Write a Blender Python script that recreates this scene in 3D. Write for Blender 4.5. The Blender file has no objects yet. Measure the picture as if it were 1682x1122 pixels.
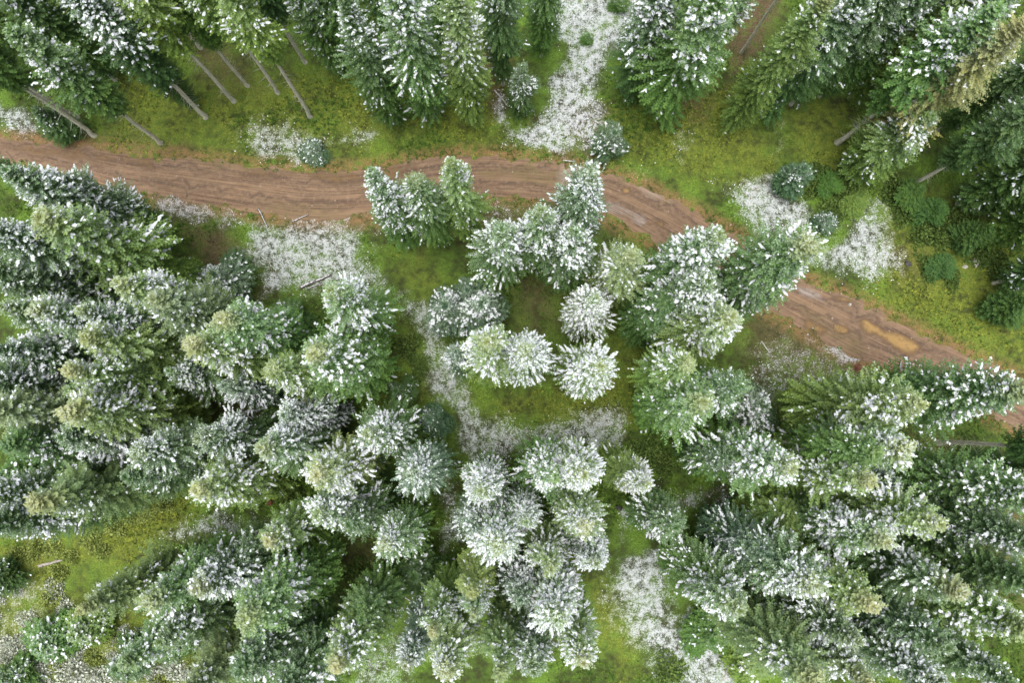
import bpy, math, random
import numpy as np
from mathutils import Vector, noise as mnoise

# ------------------------------------------------------------------ camera, light
scene = bpy.context.scene
COL = scene.collection
H = 60.0                      # drone height above the forest floor (m)
PW, PH = 1682.0, 1122.0
FPX = 1122.0                  # focal length in photo pixels (24 mm on 36 mm)
TILT = math.radians(6.05)

cam_d = bpy.data.cameras.new('camera')
cam = bpy.data.objects.new('camera', cam_d)
COL.objects.link(cam)
cam_d.sensor_width = 36.0
cam_d.lens = 36.0 * FPX / PW
cam_d.clip_start = 0.5
cam_d.clip_end = 3000
cam.location = (0, 0, H)
cam.rotation_euler = (TILT, 0, 0)
scene.camera = cam

SUN_EL, SUN_AZ = math.radians(82), math.radians(215)      # azimuth clockwise from +Y
world = bpy.data.worlds.new('World')
scene.world = world
world.use_nodes = True
wn = world.node_tree
wn.nodes.clear()
sky = wn.nodes.new('ShaderNodeTexSky')
sky.sky_type = 'NISHITA'
sky.sun_disc = False
sky.sun_elevation = SUN_EL
sky.sun_rotation = SUN_AZ
sky.air_density = 1.0
sky.dust_density = 4.0
bg = wn.nodes.new('ShaderNodeBackground')
bg.inputs['Strength'].default_value = 0.15
wo = wn.nodes.new('ShaderNodeOutputWorld')
hs = wn.nodes.new('ShaderNodeHueSaturation')          # thin grey cloud: most of the blue is gone
hs.inputs['Saturation'].default_value = 0.35
wn.links.new(sky.outputs[0], hs.inputs['Color'])
wn.links.new(hs.outputs[0], bg.inputs[0])
wn.links.new(bg.outputs[0], wo.inputs[0])

sun_d = bpy.data.lights.new('sun', 'SUN')
sun_d.energy = 1.1
sun_d.angle = math.radians(50)
sun_d.color = (1.0, 0.97, 0.93)
sun = bpy.data.objects.new('sun', sun_d)
COL.objects.link(sun)
sun.rotation_euler = (math.radians(90) - SUN_EL, 0, -SUN_AZ + math.pi)
sun.location = (0, 0, 120)

scene.view_settings.view_transform = 'Standard'
scene.view_settings.look = 'None'
scene.view_settings.exposure = 0.85
scene.view_settings.gamma = 1.0
scene.render.engine = 'CYCLES'
try:
    scene.cycles.max_bounces = 6
    scene.cycles.diffuse_bounces = 4
except Exception:
    pass

CA, SA = math.cos(TILT), math.sin(TILT)


def at(px, py, z=0.0):
    """photo pixel -> point on the horizontal plane at height z"""
    px = np.asarray(px, float); py = np.asarray(py, float)
    dx = (px - PW / 2) / FPX
    dy = -(py - PH / 2) / FPX
    wy = dy * CA + SA
    wz = dy * SA - CA
    t = (z - H) / wz
    return dx * t, wy * t


# ------------------------------------------------------------------ node helpers
def new_mat(name):
    m = bpy.data.materials.new(name)
    m.use_nodes = True
    nt = m.node_tree
    nt.nodes.clear()
    out = nt.nodes.new('ShaderNodeOutputMaterial')
    b = nt.nodes.new('ShaderNodeBsdfPrincipled')
    nt.links.new(b.outputs[0], out.inputs[0])
    b.inputs['Roughness'].default_value = 0.85
    b.inputs['Specular IOR Level'].default_value = 0.15
    return m, nt, b


def N(nt, kind, **kw):
    n = nt.nodes.new(kind)
    for k, v in kw.items():
        setattr(n, k, v)
    return n


def noise_tex(nt, scale, detail=3, rough=0.6, vec=None, dist=0.0):
    n = N(nt, 'ShaderNodeTexNoise')
    n.inputs['Scale'].default_value = scale
    n.inputs['Detail'].default_value = detail
    n.inputs['Roughness'].default_value = rough
    n.inputs['Distortion'].default_value = dist
    if vec is not None:
        nt.links.new(vec, n.inputs['Vector'])
    return n.outputs['Fac']


def remap(nt, val, a, b, c=0.0, d=1.0):
    n = N(nt, 'ShaderNodeMapRange')
    n.inputs['From Min'].default_value = a
    n.inputs['From Max'].default_value = b
    n.inputs['To Min'].default_value = c
    n.inputs['To Max'].default_value = d
    nt.links.new(val, n.inputs['Value'])
    return n.outputs[0]


def mixc(nt, fac, a, b, blend='MIX'):
    n = N(nt, 'ShaderNodeMix', data_type='RGBA', blend_type=blend)
    for sock, v in ((0, fac), (6, a), (7, b)):
        if hasattr(v, 'is_output'):
            nt.links.new(v, n.inputs[sock])
        elif sock == 0:
            n.inputs[0].default_value = v
        else:
            n.inputs[sock].default_value = (*v, 1) if len(v) == 3 else v
    return n.outputs[2]


def math_n(nt, op, a, b=None, clamp=False):
    n = N(nt, 'ShaderNodeMath', operation=op, use_clamp=clamp)
    for i, v in enumerate((a, b)):
        if v is None:
            continue
        if hasattr(v, 'is_output'):
            nt.links.new(v, n.inputs[i])
        else:
            n.inputs[i].default_value = v
    return n.outputs[0]


def attr(nt, name):
    n = N(nt, 'ShaderNodeAttribute', attribute_name=name)
    return n


def bump(nt, b, height, strength, dist=0.05):
    n = N(nt, 'ShaderNodeBump')
    n.inputs['Strength'].default_value = strength
    n.inputs['Distance'].default_value = dist
    nt.links.new(height, n.inputs['Height'])
    nt.links.new(n.outputs[0], b.inputs['Normal'])


# ------------------------------------------------------------------ mesh helpers
def mesh_np(name, verts, faces, mat, attrs=None, smooth=False):
    """verts (n,3); faces: list of arrays each (m,k)"""
    me = bpy.data.meshes.new(name)
    verts = np.asarray(verts, np.float32)
    me.vertices.add(len(verts))
    me.vertices.foreach_set('co', verts.ravel())
    loops = np.concatenate([f.ravel() for f in faces]).astype(np.int32)
    sizes = np.concatenate([np.full(len(f), f.shape[1], np.int32) for f in faces])
    starts = np.concatenate([[0], np.cumsum(sizes)[:-1]]).astype(np.int32)
    me.loops.add(len(loops))
    me.loops.foreach_set('vertex_index', loops)
    me.polygons.add(len(sizes))
    me.polygons.foreach_set('loop_start', starts)
    me.polygons.foreach_set('loop_total', sizes)
    if smooth:
        me.polygons.foreach_set('use_smooth', np.ones(len(sizes), bool))
    for k, v in (attrs or {}).items():
        a = me.attributes.new(k, 'FLOAT', 'POINT')
        a.data.foreach_set('value', np.asarray(v, np.float32).ravel())
    me.update(calc_edges=True)
    me.validate()
    if mat:
        me.materials.append(mat)
    return me


def link(name, me, parent=None):
    o = bpy.data.objects.new(name, me)
    COL.objects.link(o)
    if parent:
        o.parent = parent
    return o


def tag(o, label=None, cat=None, group=None, kind=None):
    if label: o['label'] = label
    if cat: o['category'] = cat
    if group: o['group'] = group
    if kind: o['kind'] = kind
    return o


def norm(a):
    return a / np.maximum(np.linalg.norm(a, axis=-1, keepdims=True), 1e-9)


# ------------------------------------------------------------------ materials for plants
def foliage_material():
    m, nt, b = new_mat('conifer_needles')
    oi = N(nt, 'ShaderNodeObjectInfo')
    tint = attr(nt, 'tint').outputs['Fac']
    top = attr(nt, 'top').outputs['Fac']
    old = attr(nt, 'old').outputs['Fac']
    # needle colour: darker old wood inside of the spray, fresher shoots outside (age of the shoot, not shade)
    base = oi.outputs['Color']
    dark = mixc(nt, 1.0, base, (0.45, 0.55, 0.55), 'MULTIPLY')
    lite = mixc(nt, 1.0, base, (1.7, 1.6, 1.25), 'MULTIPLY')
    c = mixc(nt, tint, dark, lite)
    tc = N(nt, 'ShaderNodeTexCoord')
    n1 = noise_tex(nt, 0.8, 2, 0.5, tc.outputs['Object'])
    warm = mixc(nt, 1.0, c, (1.2, 1.07, 0.72), 'MULTIPLY')
    c = mixc(nt, remap(nt, n1, 0.45, 0.7, 0.0, 0.7), c, warm)
    # cones / fresh yellow growth at the top of some trees
    yel = mixc(nt, tint, (0.30, 0.30, 0.11), (0.54, 0.51, 0.25))
    f = math_n(nt, 'MULTIPLY', top, oi.outputs['Alpha'])
    c = mixc(nt, f, c, yel)
    # rime: a dusting too thin to be modelled, on some of the shoots
    fr = attr(nt, 'frost').outputs['Fac']
    fr = math_n(nt, 'MULTIPLY', fr, math_n(nt, 'MULTIPLY', oi.outputs['Object Index'], .34))      # rime goes with the snow load
    n2 = noise_tex(nt, 5.0, 2, 0.6, tc.outputs['Object'])
    c = mixc(nt, math_n(nt, 'MULTIPLY', fr, remap(nt, n2, .35, .65, .35, 1.2), True), c, (0.57, 0.66, 0.55))
    nt.links.new(c, b.inputs['Base Color'])
    b.inputs['Roughness'].default_value = 0.75
    # a little light passes through the sprays
    tr = N(nt, 'ShaderNodeBsdfTranslucent')
    nt.links.new(c, tr.inputs['Color'])
    mx = N(nt, 'ShaderNodeMixShader')
    mx.inputs[0].default_value = 0.25
    out = [n for n in nt.nodes if n.type == 'OUTPUT_MATERIAL'][0]
    nt.links.new(b.outputs[0], mx.inputs[1])
    nt.links.new(tr.outputs[0], mx.inputs[2])
    nt.links.new(mx.outputs[0], out.inputs[0])
    return m


def snow_material(name='fresh_snow'):
    m, nt, b = new_mat(name)
    tc = N(nt, 'ShaderNodeTexCoord')
    n = noise_tex(nt, 9.0, 3, 0.6, tc.outputs['Object'])
    c = mixc(nt, n, (0.60, 0.64, 0.66), (0.80, 0.82, 0.83))
    nt.links.new(c, b.inputs['Base Color'])
    b.inputs['Roughness'].default_value = 0.7
    return m


def bark_material(name, a, bcol):
    m, nt, b = new_mat(name)
    tc = N(nt, 'ShaderNodeTexCoord')
    mp = N(nt, 'ShaderNodeMapping')
    mp.inputs['Scale'].default_value = (6, 6, 1.3)
    nt.links.new(tc.outputs['Object'], mp.inputs[0])
    n = noise_tex(nt, 1.5, 5, 0.7, mp.outputs[0])
    c = mixc(nt, remap(nt, n, 0.38, 0.62), a, bcol)
    nt.links.new(c, b.inputs['Base Color'])
    bump(nt, b, n, 0.6, 0.04)
    return m


M_NEEDLE = foliage_material()
M_SNOW = snow_material()
M_BARK = bark_material('grey_bark', (0.40, 0.385, 0.30), (0.72, 0.70, 0.58))
M_LOG = bark_material('weathered_wood', (0.09, 0.075, 0.065), (0.22, 0.19, 0.17))
M_PALE_WOOD = bark_material('bleached_wood', (0.25, 0.22, 0.19), (0.5, 0.46, 0.4))
# ------------------------------------------------------------------ tree prototypes
SHAPES = {
    # name: (height, radius, crown base, profile power, bottom taper, branch density, seed, twig size, droop)
    'full_a': (20.0, 2.4, 1.7, 0.46, 0.58, 1.0, 11, 1.0, 1.0),
    'full_b': (20.0, 2.4, 1.2, 0.54, 0.62, 1.0, 23, 1.05, 0.9),
    'full_c': (20.0, 2.4, 2.3, 0.40, 0.55, 1.0, 37, 0.95, 1.1),
    'full_d': (20.0, 2.4, 1.9, 0.50, 0.60, 0.95, 113, 1.0, 1.05),
    'full_e': (20.0, 2.4, 1.5, 0.44, 0.62, 0.95, 131, 1.0, 0.95),
    'bole_a': (21.0, 2.1, 10.0, 0.46, 0.45, 1.0, 41, 1.0, 1.1),
    'bole_b': (21.0, 2.1, 7.6, 0.50, 0.50, 1.0, 53, 1.05, 1.0),
    'thin_a': (19.0, 1.6, 3.0, 0.45, 0.7, 1.1, 61, 0.75, 0.9),
    'young_a': (6.0, 1.5, 0.25, 0.95, 1.0, 1.2, 71, 0.85, 0.6),
    'young_b': (6.0, 1.5, 0.2, 0.88, 1.0, 1.15, 83, 0.95, 0.7),
}
SNOW_FRAC = [0.07, 0.22, 0.42, 0.72]


class Crown:
    pass


def make_crown(shape):
    Ht, R, cb, pw, bt, dens, seed, ts, droop = SHAPES[shape]
    rnd = random.Random(seed)
    P, D, U, L, W, T, TOP, BID, UU, OLD = [], [], [], [], [], [], [], [], [], []
    tips = []
    BR = [(1, 0, Ht - .3, .15, .1, 1, 0, 0, 1)]
    z = Ht - 0.25
    bid = 0
    step0 = 0.30 if Ht > 10 else 0.20
    # leader and topmost shoots
    for k in range(14):
        a = rnd.uniform(0, 6.283)
        e = rnd.uniform(0.3, 1.2)
        P.append((0, 0, Ht - rnd.uniform(0.1, 0.9))); D.append((math.cos(a) * math.cos(e), math.sin(a) * math.cos(e), math.sin(e)))
        U.append((0, 0, 1)); L.append(rnd.uniform(.3, .6) * ts); W.append(.13 * ts); T.append(rnd.uniform(.4, 1)); TOP.append(1.0)
        BID.append(bid); UU.append(1.0); OLD.append(0)
    tips.append((0, 0, Ht)); bid += 1
    # slow lobes so that the outline is not a body of revolution
    lobes = [(rnd.uniform(0, 6.28), rnd.uniform(.4, 1.5), rnd.uniform(0, 6.28)) for _ in range(4)]
    while z > cb:
        t = (Ht - z) / (Ht - cb)
        prof = min(1.0, (t / 0.58) ** pw)
        if t > 0.55:
            prof *= 1 - (1 - bt) * (t - 0.55) / 0.45
        nb = max(7, int((7.5 + 11.0 * prof) * dens + rnd.random()))
        a0 = rnd.uniform(0, 6.283)
        for k in range(nb):
            az = a0 + 6.283 * (k + rnd.uniform(-.33, .33)) / nb
            lob = 1 + 0.26 * sum(math.sin(az * (i + 1) + z * f + ph) for i, (ph, f, _) in enumerate(lobes[:3])) / 1.5
            ln = R * prof * lob * rnd.choice((rnd.uniform(.45, .85), rnd.uniform(.85, 1.06), rnd.uniform(.92, 1.08)))
            ln = max(ln, .42)
            zb = z + rnd.uniform(-.15, .15)
            el = math.radians(55 - 75 * t ** .55 * droop + rnd.uniform(-9, 9))
            ca, sa_ = math.cos(az), math.sin(az)
            ce, se = math.cos(el), math.sin(el)
            sag = -.18 * t * droop
            btint = rnd.uniform(-.18, .18)
            nt_ = int(ln / (.11 * ts)) + 3
            perp = (-sa_, ca, 0)
            for j in range(nt_):
                u = (j + .6) / nt_ if nt_ > 4 else (j + .5) / nt_
                if u < .12 and ln > 1:
                    continue
                curve = sag * math.sin(u * 2.6) + .12 * u * u * t
                r = ln * u * ce
                p = (ca * r, sa_ * r, zb + ln * (u * se + curve) * (.85 if el < 0 else .8))
                side = 1 if j % 2 else -1
                spread = math.radians(66 - 32 * u + rnd.uniform(-10, 10)) * side
                if j == nt_ - 1:
                    spread = rnd.uniform(-.2, .2)
                cs, ss = math.cos(spread), math.sin(spread)
                slope = se * .5 + rnd.uniform(-.28, .22) - .1
                d = (ca * cs + perp[0] * ss, sa_ * cs + perp[1] * ss, slope)
                tl = ts * (0.18 + .24 * (1 - u) ** 1.1 * min(1, ln / 1.8)) * rnd.uniform(.75, 1.25)
                P.append(p); D.append(d); L.append(tl); W.append(ts * rnd.uniform(.06, .10))
                roll = rnd.uniform(-.5, .5)
                U.append((perp[0] * roll, perp[1] * roll, 1))
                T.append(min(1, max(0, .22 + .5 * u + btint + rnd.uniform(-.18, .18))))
                TOP.append(max(0.0, 1 - t / .13) if t < .13 else 0.0)
                BID.append(bid); UU.append(u); OLD.append(0)
            tips.append((ca * ln * ce, sa_ * ln * ce, zb + ln * se)); BR.append((ca, sa_, zb, ln, ce, se, sag, t, .85 if el < 0 else .8))
            bid += 1
        z -= step0 * rnd.uniform(.75, 1.25) * (1.0 if t < .8 else 1.15)
    c = Crown()
    c.P, c.D, c.U = np.array(P), norm(np.array(D)), norm(np.array(U))
    c.L, c.W, c.T, c.TOP, c.B, c.UU = map(np.array, (L, W, T, TOP, BID, UU))
    c.tips = np.array(tips)
    c.BR = np.array(BR)
    c.shape = (Ht, R, cb)
    rg = np.random.default_rng(seed)
    # each shoot carries two side shoots
    S = np.cross(c.U, c.D); S = norm(S)
    c.S = S
    parts = [(c.P, c.D, c.L, c.W)]
    for sgn in (-1, 1):
        ang = rg.uniform(.5, .95, len(c.L))[:, None] * sgn
        d = norm(c.D * np.cos(ang) + S * np.sin(ang) + np.array([0, 0, -.08]))
        p = c.P + c.D * (c.L * rg.uniform(.25, .5, len(c.L)))[:, None]
        parts.append((p, d, c.L * rg.uniform(.5, .75, len(c.L)), c.W * .9))
    c.allP = np.concatenate([q[0] for q in parts]); c.allD = np.concatenate([q[1] for q in parts])
    c.allL = np.concatenate([q[2] for q in parts]); c.allW = np.concatenate([q[3] for q in parts])
    c.allU = np.tile(c.U, (3, 1)); c.allT = np.tile(c.T, 3); c.allUU = np.tile(c.UU, 3); c.allTOP = np.tile(c.TOP, 3)
    S3 = norm(np.cross(c.allU, c.allD)); Nn = np.cross(c.allD, S3)
    n = len(c.allL)
    v = np.empty((n, 4, 3))
    Lc, Wc = c.allL[:, None], c.allW[:, None]
    v[:, 0] = c.allP
    v[:, 1] = c.allP + c.allD * Lc * .45 + S3 * Wc * .5 - Nn * Wc * .18
    v[:, 2] = c.allP + c.allD * Lc - np.array([0, 0, .06]) * Lc
    v[:, 3] = c.allP + c.allD * Lc * .45 - S3 * Wc * .5 - Nn * Wc * .18
    idx = np.arange(n * 4).reshape(n, 4)
    tri = np.concatenate([idx[:, [0, 1, 2]], idx[:, [0, 2, 3]]])
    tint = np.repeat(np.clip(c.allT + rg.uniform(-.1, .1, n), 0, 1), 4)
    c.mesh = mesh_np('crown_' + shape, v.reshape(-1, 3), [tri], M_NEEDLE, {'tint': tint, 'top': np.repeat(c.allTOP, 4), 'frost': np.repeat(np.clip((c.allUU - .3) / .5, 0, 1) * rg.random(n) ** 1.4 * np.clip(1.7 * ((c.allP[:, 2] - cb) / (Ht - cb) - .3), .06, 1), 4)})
    # bole
    zs = np.array([0, .25, 1.2, Ht * .25, Ht * .5, Ht * .75, Ht - .2])
    r0 = .0092 * Ht + .012
    rs = r0 * np.array([1.45, 1.08, .95, .82, .58, .32, .06])
    k = 9
    ang = np.arange(k) * 2 * math.pi / k
    bend = rg.uniform(-.13, .13, (len(zs), 2)); bend[0] = 0
    ring = np.stack([np.stack([np.cos(ang) * r + b[0], np.sin(ang) * r + b[1], np.full(k, zz)], 1) for zz, r, b in zip(zs, rs, bend)])
    ring[0, :, 2] = -.15
    tv = [ring.reshape(-1, 3)]
    q = []
    for i in range(len(zs) - 1):
        for j in range(k):
            q.append((i * k + j, i * k + (j + 1) % k, (i + 1) * k + (j + 1) % k, (i + 1) * k + j))
    tf = [np.array(q)]
    # dead stubs below the crown
    off = len(tv[0])
    st, sf = [], []
    for s_ in range(int((cb - .6) * 8) if cb > 1 else 0):
        zz = rnd.uniform(.8, cb); a = rnd.uniform(0, 6.283); l_ = rnd.uniform(.25, 1.3); rr = .018
        p0 = np.array([0, 0, zz]); d = np.array([math.cos(a), math.sin(a), rnd.uniform(-.4, .05)])
        s2 = np.array([-math.sin(a), math.cos(a), 0])
        b0 = off + len(st)
        st += [p0 + s2 * rr, p0 - s2 * rr, p0 + np.array([0, 0, rr * 2]), p0 + d * l_]
        sf += [(b0, b0 + 1, b0 + 3), (b0 + 1, b0 + 2, b0 + 3), (b0 + 2, b0, b0 + 3)]
    if st:
        tv.append(np.array(st)); tf.append(np.array(sf))
    c.trunk = mesh_np('trunk_' + shape, np.concatenate(tv), tf, M_BARK, None, True)
    c.snow = {}
    return c


def make_snow(shape, level):
    c = CROWNS[shape]
    Ht, R, cb = c.shape
    rg = np.random.default_rng(SHAPES[shape][6] * 7 + level)
    frac = SNOW_FRAC[level]
    # branch score: slow waves over the crown so that snow lies in clusters
    tp = c.tips
    sc = np.zeros(len(tp))
    for f, w in ((0.9, 1.0), (1.9, .8), (3.4, .5)):
        for _ in range(3):
            k = norm(rg.normal(size=3)) * f
            sc += w * np.sin(tp @ k + rg.uniform(0, 6.28))
    sc += rg.normal(size=len(tp)) * .9
    rank = np.argsort(np.argsort(-sc)) / len(sc)
    bs = np.clip((frac - rank) / .28 + .5, 0, 1)             # soft edge of the clusters
    outer = np.clip((c.UU - .42) / .4, 0, 1)
    hf = np.clip(((c.P[:, 2] - cb) / (Ht - cb) - .33) / .4, 0, 1)
    pr = (bs[c.B] * outer * .85 + frac * .30 * outer) * (.14 + .86 * hf)
    pr = pr * (1 - .85 * np.clip(c.TOP * 1.3, 0, 1))
    if level == 3:
        pr = np.maximum(pr, .40 * outer * (1 - .9 * np.clip(c.TOP * 1.3, 0, 1)))
    main = rg.random(len(pr)) < pr * .42
    sel = np.concatenate([main, main & (rg.random(len(pr)) < .5), main & (rg.random(len(pr)) < .5)])
    P, D, L, W, U = c.allP[sel], c.allD[sel], c.allL[sel], c.allW[sel], c.allU[sel]
    S = norm(np.cross(U, D)); Nn = np.cross(D, S)
    n = len(L)
    Lc = L[:, None]; Wc = (W * rg.uniform(1.0, 1.6, n))[:, None]
    up = np.array([0, 0, 1.0])
    th = rg.uniform(.03, .08, n)[:, None]
    v = np.empty((n, 6, 3))
    v[:, 0] = P + D * Lc * .02 + up * .012
    v[:, 1] = P + D * Lc * .42 + S * Wc * .55 + up * .006
    v[:, 2] = P + D * Lc * .80 + S * Wc * .38 + up * .002
    v[:, 3] = P + D * Lc * 1.06 + up * .0 - up * .05 * Lc
    v[:, 4] = P + D * Lc * .46 - S * Wc * .55 + up * .006
    v[:, 5] = P + D * Lc * .58 + up * (.02 + th)
    v[:, 1:3] += rg.normal(size=(n, 2, 3)) * .012
    idx = np.arange(n * 6).reshape(n, 6)
    tri = np.concatenate([idx[:, [0, 5, 1]], idx[:, [1, 5, 2]], idx[:, [2, 5, 3]], idx[:, [3, 5, 4]], idx[:, [4, 5, 0]]])
    tri = tri[:, ::-1]
    # joined pads of snow lying along the outer part of the loaded boughs and their side sprays
    parts = [(v.reshape(-1, 3), tri)]
    off = n * 6
    br = c.BR
    hb = np.clip(((br[:, 2] - cb) / (Ht - cb) - .33) / .4, 0, 1)
    top = np.clip(1 - br[:, 7] / .10, 0, 1)
    pp = (bs * .75 + frac * .32) * (.10 + .95 * hb) * (1 - .85 * top)
    if level == 3:
        pp = np.maximum(pp, .75 * (1 - .9 * top))
    sel_b = np.where(rg.random(len(br)) < pp)[0]

    def spine(ix, u):
        q = br[ix]
        r = q[:, 3] * u * q[:, 4]
        curve = q[:, 6] * np.sin(u * 2.6) + .12 * u * u * q[:, 7]
        return np.stack([q[:, 0] * r, q[:, 1] * r, q[:, 2] + q[:, 3] * (u * q[:, 5] + curve) * q[:, 8]], -1)

    def pads(st, width, height):
        nonlocal off
        m_, k_ = st.shape[:2]
        d_ = norm(st[:, -1] - st[:, 0])
        sd = norm(np.cross(np.broadcast_to(up, d_.shape), d_) + 1e-6)
        prof_ = np.array([.3, .85, 1.0, .85, .3])
        V = np.empty((m_, k_, 5, 3))
        for i in range(k_):
            w_ = (width * prof_[i])[:, None]; h_ = (height * (.4 + .6 * prof_[i]))[:, None]
            for j, (a_, b_) in enumerate(((-1, -.25), (-.6, .65), (0, 1), (.6, .65), (1, -.25))):
                V[:, i, j] = st[:, i] + sd * w_ * a_ * rg.uniform(.65, 1.35, (m_, 1)) + up * (h_ * b_ * rg.uniform(.7, 1.2, (m_, 1)) + .012) + d_ * rg.uniform(-.04, .04, (m_, 1))
        ix = off + np.arange(m_ * k_ * 5).reshape(m_, k_, 5)
        f = np.stack([ix[:, :-1, :-1], ix[:, 1:, :-1], ix[:, 1:, 1:], ix[:, :-1, 1:]], -1).reshape(-1, 4)
        off += m_ * k_ * 5
        parts.append((V.reshape(-1, 3), np.concatenate([f[:, [0, 1, 2]], f[:, [0, 2, 3]]])))

    if len(sel_b):
        m = len(sel_b)
        u0 = rg.uniform(.68, .88, m); u1 = rg.uniform(.92, 1.05, m)
        st = np.stack([spine(sel_b, u0 + (u1 - u0) * k / 4) for k in range(5)], 1)
        pads(st, rg.uniform(.055, .115, m) * np.clip(br[sel_b, 3] / 1.2, .6, 1.1), rg.uniform(.03, .07, m))
        for sgn in (-1, 1):
            bi = sel_b[rg.random(m) < .5]
            if not len(bi):
                continue
            k = len(bi)
            ub = rg.uniform(.45, .8, k)
            p0 = spine(bi, ub)
            a_ = rg.uniform(.4, .9, k) * sgn
            cx, sx = br[bi, 0], br[bi, 1]
            d_ = np.stack([cx * np.cos(a_) - sx * np.sin(a_), sx * np.cos(a_) + cx * np.sin(a_), br[bi, 5] * .5 - .15], -1)
            ln_ = rg.uniform(.18, .40, k) * np.clip(br[bi, 3] / 1.4, .5, 1)
            st = np.stack([p0 + d_ * (ln_ * (.1 + .9 * j / 4))[:, None] for j in range(5)], 1)
            pads(st, rg.uniform(.04, .08, k), rg.uniform(.03, .06, k))
    me = mesh_np('snow_%s_%d' % (shape, level), np.concatenate([p[0] for p in parts]), [np.concatenate([p[1] for p in parts])], M_SNOW, None, True)
    c.snow[level] = me
    return me


CROWNS = {}

# ------------------------------------------------------------------ the trees
GREENS = {
    'g': (0.088, 0.178, 0.050), 'd': (0.066, 0.134, 0.044), 'l': (0.135, 0.225, 0.058),
    'b': (0.070, 0.132, 0.078), 'o': (0.135, 0.205, 0.088), 't': (0.225, 0.250, 0.120),
    'y': (0.185, 0.250, 0.090),
}
FOREST = 'snow dusted conifers of the forest'
YOUNG = 'young conifers on the forest floor'
rt = random.Random(5)


def plant(shape, level, x, y, h, R, colour, tan, label, young=False, twist=None):
    if rt.random() < .45:
        shape = {'full_a': 'full_d', 'full_b': 'full_e'}.get(shape, shape)
    if shape not in CROWNS:
        CROWNS[shape] = make_crown(shape)
    c = CROWNS[shape]
    Ht, R0, cb = c.shape
    root = bpy.data.objects.new('young_conifer' if young else 'conifer_tree', None)
    COL.objects.link(root)
    root.empty_display_size = .5
    root.location = (float(x), float(y), 0)
    lean = .012
    root.rotation_euler = (rt.uniform(-lean, lean), rt.uniform(-lean, lean), rt.uniform(0, 6.283) if twist is None else twist)
    s = R / R0 * 1.02
    root.scale = (s, s, h / Ht)
    tag(root, label, 'young tree' if young else 'tree', YOUNG if young else FOREST)
    br = rt.uniform(.88, 1.14)
    j = [br * rt.uniform(.93, 1.05), br, br * rt.uniform(.9, 1.12)]
    col = [GREENS[colour][i] * j[i] for i in range(3)]
    link('trunk', c.trunk, root)
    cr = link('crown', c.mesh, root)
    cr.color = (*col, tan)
    cr.pass_index = level + 1
    if level >= 0:
        me = c.snow.get(level) or make_snow(shape, level)
        tag(link('snow', me, cr), kind='stuff')        # clumps nobody could count
    return root


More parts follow.
